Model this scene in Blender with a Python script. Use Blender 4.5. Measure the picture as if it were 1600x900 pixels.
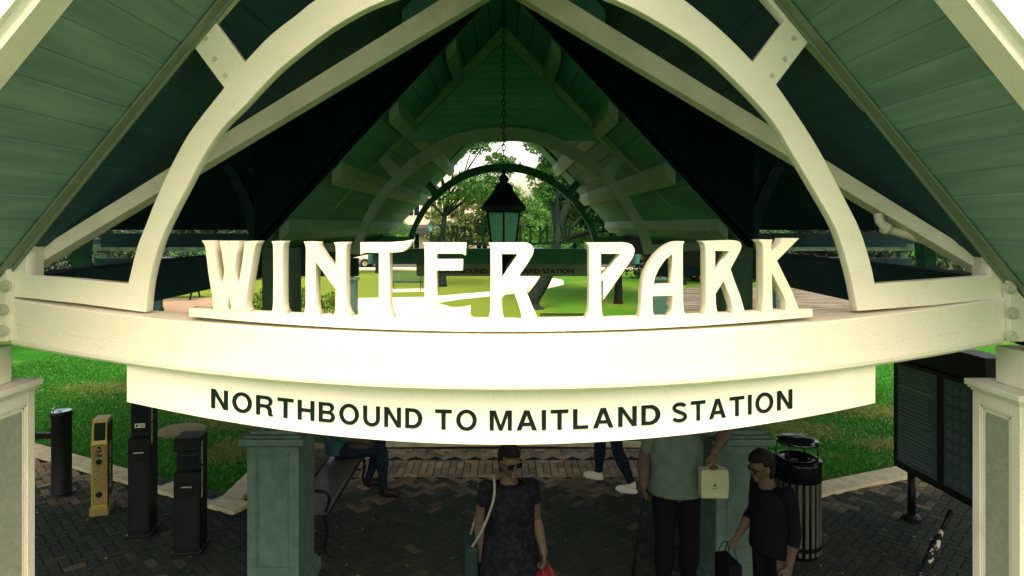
import bpy, bmesh, math, random
import numpy as np
from mathutils import Vector, Matrix, Euler
R = math.radians
random.seed(7)
for o in list(bpy.data.objects):
    bpy.data.objects.remove(o)
S = bpy.context.scene
COL = S.collection
# ------------------------------------------------------------ camera, sky, sun, exposure
EYE = 3.2                      # upper deck eye height above the platform, metres
cd = bpy.data.cameras.new('camera'); cam = bpy.data.objects.new('camera', cd); COL.objects.link(cam)
cam.location = (0, 0, EYE); cam.rotation_euler = (R(90), 0, 0)
cd.sensor_width = 36; cd.lens = 22.5
cd.shift_x = 13 / 1600; cd.shift_y = -99 / 1600
cd.clip_start = 0.05; cd.clip_end = 3000
S.camera = cam
SUN_EL, SUN_AZ = R(63), R(172)   # azimuth measured from +Y towards +X
w = bpy.data.worlds.new('World'); S.world = w; w.use_nodes = True
nt = w.node_tree; nt.nodes.clear()
sky = nt.nodes.new('ShaderNodeTexSky'); sky.sky_type = 'NISHITA'; sky.sun_disc = False
sky.sun_elevation = SUN_EL; sky.sun_rotation = SUN_AZ
sky.air_density = 1.0; sky.dust_density = 5.0; sky.ozone_density = 0.4
mx = nt.nodes.new('ShaderNodeMix'); mx.data_type = 'RGBA'; mx.blend_type = 'MULTIPLY'; mx.inputs[0].default_value = 1
mx.inputs[7].default_value = (1.22, 0.98, 0.76, 1)
bgn = nt.nodes.new('ShaderNodeBackground'); bgn.inputs[1].default_value = 0.15
wo = nt.nodes.new('ShaderNodeOutputWorld')
nt.links.new(sky.outputs[0], mx.inputs[6]); nt.links.new(mx.outputs[2], bgn.inputs[0]); nt.links.new(bgn.outputs[0], wo.inputs[0])
sl = bpy.data.lights.new('sun', 'SUN'); sl.energy = 0.5; sl.angle = R(14); sl.color = (1.0, 0.95, 0.82)
so = bpy.data.objects.new('sun', sl); COL.objects.link(so)
sd = Vector((math.sin(SUN_AZ) * math.cos(SUN_EL), math.cos(SUN_AZ) * math.cos(SUN_EL), math.sin(SUN_EL)))
so.rotation_euler = sd.to_track_quat('Z', 'Y').to_euler(); so.location = (0, 0, 30)
S.view_settings.view_transform = 'Standard'; S.view_settings.look = 'None'
S.view_settings.exposure = 2.0; S.view_settings.gamma = 1
S.view_settings.use_curve_mapping = False
S.cycles.use_denoising = True
S.cycles.max_bounces = 8; S.cycles.transparent_max_bounces = 8
# ------------------------------------------------------------ helpers
def at(px, py, Y):             # drawing-sheet units (1 unit = 1 mm at 1 m) to metres
    return Vector(((px - 787) * Y / 1000, Y, EYE - (py - 351) * Y / 1000))

def mat(name, c, rough=0.6, c2=None, scale=8, bump=0.0, bscale=60, metal=0.0, detail=5, stretch=(1, 1, 1), spec=0.5, lo=0.35, hi=0.65, emit=None, coat=0):
    m = bpy.data.materials.new(name); m.use_nodes = True
    n = m.node_tree; b = n.nodes['Principled BSDF']
    b.inputs['Roughness'].default_value = rough; b.inputs['Metallic'].default_value = metal
    b.inputs['Specular IOR Level'].default_value = spec
    b.inputs['Base Color'].default_value = (*c, 1)
    if 'cloth' in name or 'denim' in name or 'shirt' in name or 'hair' in name: b.inputs['Specular IOR Level'].default_value = .06
    elif max(c) < .06 and spec == .5: b.inputs['Specular IOR Level'].default_value = .12
    if coat: b.inputs['Coat Weight'].default_value = coat
    tc = n.nodes.new('ShaderNodeTexCoord'); mp = n.nodes.new('ShaderNodeMapping'); mp.inputs['Scale'].default_value = stretch
    n.links.new(tc.outputs['Object'], mp.inputs[0])
    if c2 is not None:
        no = n.nodes.new('ShaderNodeTexNoise'); no.inputs['Scale'].default_value = scale; no.inputs['Detail'].default_value = detail
        n.links.new(mp.outputs[0], no.inputs['Vector'])
        cr = n.nodes.new('ShaderNodeValToRGB'); cr.color_ramp.elements[0].position = lo; cr.color_ramp.elements[1].position = hi
        cr.color_ramp.elements[0].color = (*c, 1); cr.color_ramp.elements[1].color = (*c2, 1)
        n.links.new(no.outputs['Fac'], cr.inputs[0])
        # fine grit and a few larger weather marks in the paint
        g1 = n.nodes.new('ShaderNodeTexNoise'); g1.inputs['Scale'].default_value = 140; g1.inputs['Detail'].default_value = 3; n.links.new(tc.outputs['Object'], g1.inputs['Vector'])
        g2 = n.nodes.new('ShaderNodeTexNoise'); g2.inputs['Scale'].default_value = 5; g2.inputs['Detail'].default_value = 9; g2.inputs['Roughness'].default_value = .75; n.links.new(tc.outputs['Object'], g2.inputs['Vector'])
        r1 = n.nodes.new('ShaderNodeMapRange'); r1.inputs[1].default_value = .3; r1.inputs[2].default_value = .6; r1.inputs[3].default_value = .91; r1.inputs[4].default_value = 1.02; n.links.new(g1.outputs['Fac'], r1.inputs[0])
        r2 = n.nodes.new('ShaderNodeMapRange'); r2.inputs[1].default_value = .30; r2.inputs[2].default_value = .44; r2.inputs[3].default_value = .88; r2.inputs[4].default_value = 1.0; n.links.new(g2.outputs['Fac'], r2.inputs[0])
        mm = n.nodes.new('ShaderNodeMath'); mm.operation = 'MULTIPLY'; n.links.new(r1.outputs[0], mm.inputs[0]); n.links.new(r2.outputs[0], mm.inputs[1])
        vm = n.nodes.new('ShaderNodeVectorMath'); vm.operation = 'SCALE'; n.links.new(cr.outputs[0], vm.inputs[0]); n.links.new(mm.outputs[0], vm.inputs['Scale'])
        n.links.new(vm.outputs[0], b.inputs['Base Color'])
    if bump:
        nb = n.nodes.new('ShaderNodeTexNoise'); nb.inputs['Scale'].default_value = bscale; nb.inputs['Detail'].default_value = 6
        n.links.new(mp.outputs[0], nb.inputs['Vector'])
        bn = n.nodes.new('ShaderNodeBump'); bn.inputs['Strength'].default_value = bump; bn.inputs['Distance'].default_value = 0.02
        n.links.new(nb.outputs['Fac'], bn.inputs['Height']); n.links.new(bn.outputs[0], b.inputs['Normal'])
    if emit:
        b.inputs['Emission Color'].default_value = (*emit[0], 1); b.inputs['Emission Strength'].default_value = emit[1]
    return m

def link(o, parent=None):
    COL.objects.link(o)
    if parent is not None: o.parent = parent
    return o

def tag(o, label=None, cat=None, group=None, kind=None):
    if label: o['label'] = label
    if cat: o['category'] = cat
    if group: o['group'] = group
    if kind: o['kind'] = kind
    return o

def empty(name, loc=(0, 0, 0), rz=0, label=None, cat=None, group=None):
    o = bpy.data.objects.new(name, None); o.location = loc; o.rotation_euler = (0, 0, rz); o.empty_display_size = 0.2
    COL.objects.link(o); tag(o, label, cat, group)
    return o

def from_bm(name, bm, m, parent=None, smooth=False):
    me = bpy.data.meshes.new(name); bm.normal_update(); bm.to_mesh(me); bm.free()
    for x in (m if isinstance(m, (list, tuple)) else [m]): me.materials.append(x)
    if smooth:
        for p in me.polygons: p.use_smooth = True
    return link(bpy.data.objects.new(name, me), parent)

from_bm_ = from_bm
def from_pydata(name, v, f, m, parent=None, smooth=False):
    me = bpy.data.meshes.new(name); me.from_pydata([tuple(x) for x in v], [], f); me.update()
    for x in (m if isinstance(m, (list, tuple)) else [m]): me.materials.append(x)
    if smooth:
        for p in me.polygons: p.use_smooth = True
    return link(bpy.data.objects.new(name, me), parent)

def bx(bm, x0, x1, y0, y1, z0, z1, bev=0.0, rot=None, mi=0):
    r = bmesh.ops.create_cube(bm, size=1)
    vs = r['verts']
    for v in vs:
        v.co = Vector((x0 + (v.co.x + .5) * (x1 - x0), y0 + (v.co.y + .5) * (y1 - y0), z0 + (v.co.z + .5) * (z1 - z0)))
    fs = {f for v in vs for f in v.link_faces}
    if bev:
        es = list({e for v in vs for e in v.link_edges})
        r2 = bmesh.ops.bevel(bm, geom=es, offset=bev, segments=2, affect='EDGES', profile=0.5)
        fs = set(r2['faces']) | {f for f in fs if f.is_valid}
        vs = list({v for f in fs for v in f.verts})
    if rot is not None:
        for v in vs: v.co = rot @ v.co
    for f in fs:
        if f.is_valid: f.material_index = mi
    return vs

def tube(bm, pts, r, n=8, cap=True, mi=0, closed=False):
    pts = [Vector(p) for p in pts]; rs = r if isinstance(r, (list, tuple)) else [r] * len(pts)
    rings = []; up = None
    N = len(pts)
    for i, p in enumerate(pts):
        if closed: d = pts[(i + 1) % N] - pts[i - 1]
        else: d = pts[min(i + 1, N - 1)] - pts[max(i - 1, 0)]
        if d.length < 1e-9: d = Vector((0, 0, 1))
        d.normalize()
        if up is None:
            up = Vector((0, 0, 1)) if abs(d.z) < .9 else Vector((1, 0, 0))
        a = d.cross(up)
        if a.length < 1e-4: a = d.cross(Vector((1, 0, 0)))
        a.normalize(); b = a.cross(d).normalized(); up = b
        rings.append([bm.verts.new(p + (a * math.cos(2 * math.pi * k / n) + b * math.sin(2 * math.pi * k / n)) * rs[i]) for k in range(n)])
    rng = range(N) if closed else range(N - 1)
    for i in rng:
        A, B = rings[i], rings[(i + 1) % N]
        for k in range(n):
            f = bm.faces.new((A[k], A[(k + 1) % n], B[(k + 1) % n], B[k])); f.material_index = mi; f.smooth = True
    if cap and not closed:
        f = bm.faces.new(rings[0][::-1]); f.material_index = mi
        f = bm.faces.new(rings[-1]); f.material_index = mi

def lathe(bm, prof, c=(0, 0, 0), n=24, mi=0, cap=True, rot=0):
    rings = []
    for r, z in prof:
        rings.append([bm.verts.new((c[0] + r * math.cos(2 * math.pi * k / n + rot), c[1] + r * math.sin(2 * math.pi * k / n + rot), c[2] + z)) for k in range(n)])
    for A, B in zip(rings, rings[1:]):
        for k in range(n):
            f = bm.faces.new((A[k], A[(k + 1) % n], B[(k + 1) % n], B[k])); f.material_index = mi; f.smooth = n > 12
    if cap:
        bm.faces.new(rings[0][::-1]).material_index = mi; bm.faces.new(rings[-1]).material_index = mi

def eval_mesh(o, name):
    dg = bpy.context.evaluated_depsgraph_get(); dg.update()
    me = bpy.data.meshes.new_from_object(o.evaluated_get(dg), depsgraph=dg)
    me.name = name
    return me

def smooth_pts(p, k=5):        # Catmull-Rom through the points
    out = []
    for i in range(len(p) - 1):
        a, b, c, d = p[max(i - 1, 0)], p[i], p[i + 1], p[min(i + 2, len(p) - 1)]
        for j in range(k):
            t = j / k
            out.append(tuple(0.5 * ((2 * b[q]) + (-a[q] + c[q]) * t + (2 * a[q] - 5 * b[q] + 4 * c[q] - d[q]) * t * t + (-a[q] + 3 * b[q] - 3 * c[q] + d[q]) * t ** 3) for q in (0, 1)))
    out.append(tuple(p[-1])); return out

def plate(name, outlines, Y, t, m, parent=None, bev=0.004, unit=True):
    """a flat board cut to outlines (the first is the edge, the others are openings), standing upright at depth Y, t thick"""
    cu = bpy.data.curves.new(name, 'CURVE'); cu.dimensions = '2D'; cu.fill_mode = 'BOTH'
    for pl in outlines:
        pts = [((x - 787) * Y / 1000, -(y - 351) * Y / 1000) for x, y in pl] if unit else pl
        s = cu.splines.new('POLY'); s.points.add(len(pts) - 1)
        for q, (x, y) in zip(s.points, pts): q.co = (x, y, 0, 1)
        s.use_cyclic_u = True
    cu.extrude = t / 2 - bev; cu.bevel_depth = bev; cu.bevel_resolution = 1; cu.offset = -bev
    o = bpy.data.objects.new(name, cu); COL.objects.link(o)
    me = eval_mesh(o, name); bpy.data.objects.remove(o); bpy.data.curves.remove(cu)
    me.transform(Matrix.Translation((0, Y + t / 2, EYE)) @ Matrix.Rotation(R(90), 4, 'X'))
    me.materials.clear(); me.materials.append(m)
    return link(bpy.data.objects.new(name, me), parent)

def text_mesh(body, size=1.0, weight=0.0, depth=0.0):
    cu = bpy.data.curves.new('txt', 'FONT'); cu.body = body; cu.size = size; cu.offset = weight; cu.extrude = depth
    o = bpy.data.objects.new('txt', cu); COL.objects.link(o)
    me = eval_mesh(o, 'lettering'); bpy.data.objects.remove(o); bpy.data.curves.remove(cu)
    return me

def copy_tree(o, parent=None):
    c = o.copy(); COL.objects.link(c); c.parent = parent
    for ch in list(o.children): copy_tree(ch, c)
    return c
# ------------------------------------------------------------ materials
M = {}
M['cream'] = mat('cream_paint', (0.76, 0.74, 0.58), 0.5, (0.84, 0.82, 0.68), scale=2.5, bump=0.10, bscale=90, lo=.3, hi=.7, stretch=(.5, 2, 2))
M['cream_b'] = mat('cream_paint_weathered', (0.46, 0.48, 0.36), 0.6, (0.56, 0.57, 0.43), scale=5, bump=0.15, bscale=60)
M['panel'] = mat('pier_panel_stucco', (0.30, 0.36, 0.26), 0.8, (0.38, 0.42, 0.30), scale=30, bump=0.5, bscale=200)
M['sign'] = mat('sign_board_white', (0.82, 0.8, 0.66), 0.4, (0.86, 0.84, 0.7), scale=2)
M['letter_green'] = mat('sign_lettering_dark_green', (0.003, 0.014, 0.013), 0.7, spec=.1)
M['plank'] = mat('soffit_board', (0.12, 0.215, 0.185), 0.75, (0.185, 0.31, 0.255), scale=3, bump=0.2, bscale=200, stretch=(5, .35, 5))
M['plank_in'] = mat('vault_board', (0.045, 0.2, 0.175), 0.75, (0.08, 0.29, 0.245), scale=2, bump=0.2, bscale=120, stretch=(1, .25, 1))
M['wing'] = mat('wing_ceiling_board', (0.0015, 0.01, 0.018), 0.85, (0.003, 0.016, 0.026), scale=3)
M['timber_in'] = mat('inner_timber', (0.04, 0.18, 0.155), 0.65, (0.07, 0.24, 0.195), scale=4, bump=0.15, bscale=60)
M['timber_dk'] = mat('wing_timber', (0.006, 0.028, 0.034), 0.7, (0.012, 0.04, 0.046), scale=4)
M['plank_shaded'] = mat('soffit_board_shaded', (0.007, 0.046, 0.062), 0.75, (0.014, 0.07, 0.085), scale=3, bump=0.2, bscale=200, stretch=(5, .35, 5))  # same soffit boards; shade behind the front truss put into this darker colour
M['truss'] = mat('inner_truss_paint', (0.2, 0.32, 0.26), 0.65, (0.27, 0.4, 0.32), scale=4, bump=.1)
M['infill'] = mat('gable_board', (0.08, 0.3, 0.24), 0.7, (0.13, 0.38, 0.3), scale=3, bump=.2, stretch=(.3, 1, 1))
M['flash'] = mat('metal_flashing', (0.17, 0.22, 0.15), 0.5)
M['black'] = mat('black_metal', (0.003, 0.005, 0.005), 0.45, (0.005, 0.008, 0.007), scale=20, bump=0.05, bscale=150, spec=.15)
M['blackgloss'] = mat('black_enamel', (0.003, 0.005, 0.005), 0.15, spec=0.5)
M['steel'] = mat('steel', (0.45, 0.5, 0.45), 0.2, metal=1.0)
M['pier'] = mat('pier_painted_stone', (0.035, 0.085, 0.062), 0.8, (0.055, 0.115, 0.085), scale=10, bump=0.3, bscale=120)
M['conc'] = mat('concrete_kerb', (0.33, 0.32, 0.19), 0.85, (0.44, 0.43, 0.27), scale=6, bump=0.3, bscale=80)
M['path'] = mat('pale_concrete_path', (0.5, 0.46, 0.35), 0.85, (0.66, 0.61, 0.48), scale=1.2, bump=0.2, bscale=20)
M['joint'] = mat('paver_joint_sand', (0.012, 0.02, 0.014), 0.95)
M['asphalt'] = mat('asphalt', (0.05, 0.055, 0.05), 0.9, (0.07, 0.07, 0.06), scale=3, bump=0.3, bscale=60)
M['glass_l'] = mat('frosted_lantern_glass', (0.08, 0.3, 0.25), 0.35, (0.12, 0.38, 0.3), scale=14)
M['bark'] = mat('bark', (0.003, 0.01, 0.008), 0.9, (0.009, 0.02, 0.015), scale=6, bump=0.9, bscale=14, stretch=(1, 1, .3))
M['bark_dk'] = mat('dark_bark', (0.003, 0.005, 0.004), 0.9, (0.008, 0.01, 0.007), scale=6, bump=0.9, bscale=14, stretch=(1, 1, .3))
M['yellow'] = mat('yellow_enamel', (0.36, 0.27, 0.012), 0.35, (0.3, 0.24, 0.02), scale=8)
M['stone_g'] = mat('speckled_face', (0.1, 0.095, 0.025), 0.5, (0.17, 0.15, 0.04), scale=60, lo=.4, hi=.6)
M['lens'] = mat('dark_screen', (0.006, 0.012, 0.014), 0.12, spec=0.5)
M['white'] = mat('white_paint', (0.72, 0.72, 0.62), 0.4)
M['print'] = mat('pale_print', (0.40, 0.50, 0.38), 0.5)

def grass_mat():
    m = bpy.data.materials.new('lawn'); m.use_nodes = True; n = m.node_tree; b = n.nodes['Principled BSDF']
    b.inputs['Roughness'].default_value = 0.9; b.inputs['Specular IOR Level'].default_value = 0.1
    tc = n.nodes.new('ShaderNodeTexCoord')
    def noise(s, d=6):
        q = n.nodes.new('ShaderNodeTexNoise'); q.inputs['Scale'].default_value = s; q.inputs['Detail'].default_value = d
        n.links.new(tc.outputs['Object'], q.inputs['Vector']); return q
    a, p, f = noise(24, 8), noise(0.55, 6), noise(150, 4)
    cr = n.nodes.new('ShaderNodeValToRGB'); cr.color_ramp.elements[0].position = .3; cr.color_ramp.elements[1].position = .72
    cr.color_ramp.elements[0].color = (0.002, 0.075, 0.001, 1); cr.color_ramp.elements[1].color = (0.035, 0.22, 0.004, 1)
    n.links.new(a.outputs['Fac'], cr.inputs[0])
    cr2 = n.nodes.new('ShaderNodeValToRGB'); cr2.color_ramp.elements[0].position = .56; cr2.color_ramp.elements[1].position = .68
    cr2.color_ramp.elements[0].color = (0, 0, 0, 1); cr2.color_ramp.elements[1].color = (.75, .75, .75, 1)
    n.links.new(p.outputs['Fac'], cr2.inputs[0])
    mu = n.nodes.new('ShaderNodeMath'); mu.operation = 'MULTIPLY'; n.links.new(cr2.outputs[0], mu.inputs[0]); n.links.new(f.outputs['Fac'], mu.inputs[1])
    mi = n.nodes.new('ShaderNodeMix'); mi.data_type = 'RGBA'; n.links.new(mu.outputs[0], mi.inputs[0]); n.links.new(cr.outputs[0], mi.inputs[6]); mi.inputs[7].default_value = (0.26, 0.24, 0.08, 1)
    n.links.new(mi.outputs[2], b.inputs['Base Color'])
    bn = n.nodes.new('ShaderNodeBump'); bn.inputs['Strength'].default_value = 1; bn.inputs['Distance'].default_value = 0.03
    n.links.new(f.outputs['Fac'], bn.inputs['Height']); n.links.new(bn.outputs[0], b.inputs['Normal'])
    return m
M['lawn'] = grass_mat()

def park_mat():
    m = M['lawn'].copy(); m.name = 'park_lawn'; n = m.node_tree; b = n.nodes['Principled BSDF']
    src = b.inputs['Base Color'].links[0].from_socket
    tc = n.nodes.new('ShaderNodeTexCoord'); sx = n.nodes.new('ShaderNodeSeparateXYZ'); n.links.new(tc.outputs['Object'], sx.inputs[0])
    no = n.nodes.new('ShaderNodeTexNoise'); no.inputs['Scale'].default_value = .35; no.inputs['Detail'].default_value = 5; n.links.new(tc.outputs['Object'], no.inputs['Vector'])
    mr = n.nodes.new('ShaderNodeMapRange'); mr.inputs[1].default_value = 2.2; mr.inputs[2].default_value = -.6; n.links.new(sx.outputs[0], mr.inputs[0])
    ad = n.nodes.new('ShaderNodeMath'); ad.operation = 'MULTIPLY_ADD'; ad.inputs[1].default_value = 1.6; n.links.new(no.outputs['Fac'], ad.inputs[0]); ad.inputs[2].default_value = -.45
    su = n.nodes.new('ShaderNodeMath'); su.operation = 'ADD'; su.use_clamp = True; n.links.new(mr.outputs[0], su.inputs[0]); n.links.new(ad.outputs[0], su.inputs[1])
    mi = n.nodes.new('ShaderNodeMix'); mi.data_type = 'RGBA'; n.links.new(su.outputs[0], mi.inputs[0]); n.links.new(src, mi.inputs[6]); mi.inputs[7].default_value = (.11, .18, .016, 1)
    n.links.new(mi.outputs[2], b.inputs['Base Color']); return m
M['park'] = park_mat()
def leaf_mat(name, a, b2, trans=0.3):
    m = bpy.data.materials.new(name); m.use_nodes = True; n = m.node_tree; b = n.nodes['Principled BSDF']
    b.inputs['Roughness'].default_value = 0.55
    at_ = n.nodes.new('ShaderNodeAttribute'); at_.attribute_name = 'tone'
    mi = n.nodes.new('ShaderNodeMix'); mi.data_type = 'RGBA'; mi.inputs[6].default_value = (*a, 1); mi.inputs[7].default_value = (*b2, 1)
    n.links.new(at_.outputs['Fac'], mi.inputs[0]); n.links.new(mi.outputs[2], b.inputs['Base Color'])
    tr = n.nodes.new('ShaderNodeBsdfTranslucent'); n.links.new(mi.outputs[2], tr.inputs[0])
    ms = n.nodes.new('ShaderNodeMixShader'); ms.inputs[0].default_value = trans
    n.links.new(b.outputs[0], ms.inputs[1]); n.links.new(tr.outputs[0], ms.inputs[2]); n.links.new(ms.outputs[0], n.nodes['Material Output'].inputs[0])
    return m
M['leaf'] = leaf_mat('oak_leaves', (0.014, 0.09, 0.010), (0.10, 0.32, 0.03), .4)
M['leaf_pale'] = leaf_mat('pale_leaves', (0.05, 0.12, 0.02), (0.22, 0.28, 0.09))
M['leaf_dk'] = leaf_mat('dark_leaves', (0.006, 0.022, 0.012), (0.02, 0.07, 0.02), 0.15)
M['leaf_y'] = leaf_mat('yellow_green_leaves', (0.05, 0.14, 0.010), (0.22, 0.36, 0.035))
M['blade'] = leaf_mat('grass_blades', (0.002, 0.085, 0.001), (0.035, 0.27, 0.004), 0.25)

def brick_mat():
    m = bpy.data.materials.new('clay_paver'); m.use_nodes = True; n = m.node_tree; b = n.nodes['Principled BSDF']
    b.inputs['Roughness'].default_value = 0.85; b.inputs['Specular IOR Level'].default_value = 0.12
    a = n.nodes.new('ShaderNodeAttribute'); a.attribute_name = 'tone'
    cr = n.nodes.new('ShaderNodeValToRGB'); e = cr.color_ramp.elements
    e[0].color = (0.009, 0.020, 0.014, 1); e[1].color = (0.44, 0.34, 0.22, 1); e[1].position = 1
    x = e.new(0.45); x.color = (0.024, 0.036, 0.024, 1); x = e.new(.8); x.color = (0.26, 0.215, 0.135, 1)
    n.links.new(a.outputs['Fac'], cr.inputs[0])
    tc = n.nodes.new('ShaderNodeTexCoord'); no = n.nodes.new('ShaderNodeTexNoise'); no.inputs['Scale'].default_value = 45; no.inputs['Detail'].default_value = 8
    n.links.new(tc.outputs['Object'], no.inputs['Vector'])
    mi = n.nodes.new('ShaderNodeMix'); mi.data_type = 'RGBA'; mi.blend_type = 'MULTIPLY'; mi.inputs[0].default_value = .8
    c2 = n.nodes.new('ShaderNodeValToRGB'); c2.color_ramp.elements[0].position = .3; c2.color_ramp.elements[1].position = .7
    c2.color_ramp.elements[0].color = (.45, .45, .45, 1)
    n.links.new(no.outputs['Fac'], c2.inputs[0]); n.links.new(cr.outputs[0], mi.inputs[6]); n.links.new(c2.outputs[0], mi.inputs[7])
    n.links.new(mi.outputs[2], b.inputs['Base Color'])
    bn = n.nodes.new('ShaderNodeBump'); bn.inputs['Strength'].default_value = .5; bn.inputs['Distance'].default_value = 0.01
    n.links.new(no.outputs['Fac'], bn.inputs['Height']); n.links.new(bn.outputs[0], b.inputs['Normal'])
    return m
M['brick'] = brick_mat()
# ------------------------------------------------------------ ground, paving, paths, street
def flat(name, poly, z, m, lab=None):
    o = from_pydata(name, [(x, y, z) for x, y in poly], [list(range(len(poly)))], m); o['kind'] = 'structure'
    if lab: o['label'] = lab
    return o
def slab(name, poly, z0, z1, m, parent=None, kind='structure'):
    n = len(poly); v = [(x, y, z0) for x, y in poly] + [(x, y, z1) for x, y in poly]
    f = [list(range(n))[::-1], list(range(n, 2 * n))] + [[i, (i + 1) % n, n + (i + 1) % n, n + i] for i in range(n)]
    o = from_pydata(name, v, f, m, parent)
    if kind: o['kind'] = kind
    bm = bmesh.new(); bm.from_mesh(o.data); bmesh.ops.recalc_face_normals(bm, faces=bm.faces); bm.to_mesh(o.data); bm.free()
    return o
flat('ground', [(-900, -60), (900, -60), (900, 1500), (-900, 1500)], -0.05, M['lawn'])
# the brick court: outline (metres), lawn corners left and right, kerb at the back
COURT = [(-9, 1.2), (9, 1.2), (9, 9.6), (5.1, 8.05), (3.1, 7.25), (3.1, 9.15), (1.6, 9.2), (0, 9.25), (-1.6, 9.2), (-3.0, 9.1), (-3.0, 7.05), (-4.2, 7.65), (-6.75, 8.95), (-9, 10.1)]
slab('paving_bed', COURT, -0.04, 0.0, M['joint'])
def inside(p, poly):
    x, y = p; c = False
    for i in range(len(poly)):
        x1, y1 = poly[i]; x2, y2 = poly[i - 1]
        if (y1 > y) != (y2 > y) and x < (x2 - x1) * (y - y1) / (y2 - y1) + x1: c = not c
    return c
def brick_field():
    bm = bmesh.new(); lay = bm.loops.layers.float_color.new('tone')
    def brick(c, ang, L, W, tone):
        g = 0.005; ca, sa = math.cos(ang), math.sin(ang); dz = random.uniform(-.0012, .0012)
        top = []; low = []
        for sx, sy in ((-1, -1), (1, -1), (1, 1), (-1, 1)):
            for lst, ins, z in ((top, g + .003, .012), (low, g, .002)):
                x, y = sx * (L / 2 - ins), sy * (W / 2 - ins)
                lst.append(bm.verts.new((c[0] + x * ca - y * sa, c[1] + x * sa + y * ca, z + dz)))
        fs = [bm.faces.new(top)] + [bm.faces.new((low[i], low[(i + 1) % 4], top[(i + 1) % 4], top[i])) for i in range(4)]
        for f in fs:
            for l in f.loops: l[lay] = (tone, tone, tone, 1)
    rnd = random.Random(3)
    B0, B1 = 8.2, 8.64
    L, W = 0.19, 0.095
    a45 = R(45)
    # herringbone
    for i in range(-110, 111):
        for j in range(-110, 111):
            bx0 = i * W * 1.0; 
            # cell pattern: horizontals at (k + n, k), verticals beside them
            if (i - j) % 4 == 0: c, ang = ((i + 1) * W, (j + .5) * W), 0
            elif (i - j) % 4 == 3: c, ang = ((i + .5) * W, (j + 1.0) * W), R(90)
            else: continue
            x = c[0] * math.cos(a45) - c[1] * math.sin(a45); y = c[0] * math.sin(a45) + c[1] * math.cos(a45) + 6.0
            if y < 3.6 or y > 10.5 or abs(x) > 8.6 or not inside((x, y), COURT): continue
            if B0 - .1 < y < B1 + .1 and abs(x) < 3: continue
            if y > 9.0 and abs(x) < 3: continue
            t = min(1, max(0, rnd.gauss(.33, .08) + (min(.46, max(0, (y - 7.0) * .30)))))  # far pavers painted lighter: daylight from the open end put into the tone
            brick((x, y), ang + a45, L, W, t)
    for row in (0, 1):
        x = -2.95
        while x < 3.05:
            brick((x, B0 + .10 + row * .20), R(90), L, W, min(1, max(0, rnd.gauss(.80, .08)))); x += W
    for yy in (B0 - .055, B1 - .02 + .0, 9.06):
        x = -2.9
        while x < 3.0:
            brick((x, yy), 0, L, W, min(1, max(0, rnd.gauss(.80, .08)))); x += L
    return bm
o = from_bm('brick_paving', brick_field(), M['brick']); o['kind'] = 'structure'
o['label'] = 'dark clay pavers laid in herringbone with a double soldier band'
def kerb(name, pts, wdt=0.24, h=0.07):
    bm = bmesh.new()
    for a, b in zip(pts, pts[1:]):
        a, b = Vector((*a, 0)), Vector((*b, 0)); L = (b - a).length; n = max(1, round(L / 1.0)); d = (b - a).normalized(); nn = Vector((-d.y, d.x, 0))
        for i in range(n):
            p0 = a + d * (L * i / n + .004); p1 = a + d * (L * (i + 1) / n - .004)
            vs = [bm.verts.new(q + Vector((0, 0, z))) for z in (-.03, h) for q in (p0, p1, p1 + nn * wdt, p0 + nn * wdt)]
            for f in ((0, 1, 5, 4), (1, 2, 6, 5), (2, 3, 7, 6), (3, 0, 4, 7), (4, 5, 6, 7)): bm.faces.new([vs[k] for k in f])
    bmesh.ops.recalc_face_normals(bm, faces=bm.faces)
    o = from_bm(name, bm, M['conc']); o['kind'] = 'structure'; return o
kerb('kerb', [(-2.96, 7.03), (-4.2, 7.65), (-6.75, 8.95), (-9, 10.1)], -0.25, 0.05)
kerb('kerb', [(-3.02, 7.29), (-3.02, 9.1)], 0.24, 0.055)
kerb('kerb', [(-3.0, 9.1), (-1.6, 9.2), (0, 9.25), (1.6, 9.2), (3.1, 9.15)], 0.13, 0.05)
kerb('kerb', [(3.12, 9.15), (3.12, 7.52)], 0.24, 0.055)
kerb('kerb', [(3.12, 7.25), (5.1, 8.05), (9, 9.6)], 0.27, 0.05)
# lawn stays a little above the bed so it meets the kerb tops
flat('lawn', [(-60, 10.0), (-9, 10.15), (-6.75, 9.0), (-4.2, 7.7), (-3.02, 7.1), (-3.02, 9.2), (0, 9.36), (3.12, 9.3), (3.12, 7.3), (5.1, 8.1), (9, 9.65), (60, 10), (60, 46), (-60, 46)], 0.012, M['lawn'])
def blades(name, n, region, h, seed, lab):
    rnd = np.random.RandomState(seed); v = []; f = []; tone = []
    cnt = 0
    while cnt < n:
        x = rnd.uniform(region[0], region[1]); y = rnd.uniform(region[2], region[3])
        if inside((x, y), COURT) or (abs(x) < 3.3 and y < 9.5): continue
        # keep off the kerbs
        if x < -3 and y < 7.3 + (-x - 3.0) * .51: continue
        if x > 3 and y < 7.55 + (x - 3.1) * .40: continue
        if (x + 4.98) ** 2 + (y - 9.9) ** 2 < .36 ** 2: continue
        a = rnd.uniform(0, 6.28); hh = h * rnd.uniform(.5, 1.3); ww = .006 * rnd.uniform(.7, 1.6); lean = rnd.normal(0, .5 * hh, 2)
        dx, dy = math.cos(a) * ww, math.sin(a) * ww; k = len(v)
        v += [(x - dx, y - dy, .01), (x + dx, y + dy, .01), (x + lean[0], y + lean[1], hh)]
        f.append((k, k + 1, k + 2)); tone.append(rnd.uniform(0, 1)); cnt += 1
    o = from_pydata(name, v, f, M['blade']); a = o.data.attributes.new('tone', 'FLOAT', 'FACE'); a.data.foreach_set('value', tone)
    tag(o, lab, 'grass', kind='stuff'); return o
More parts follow.
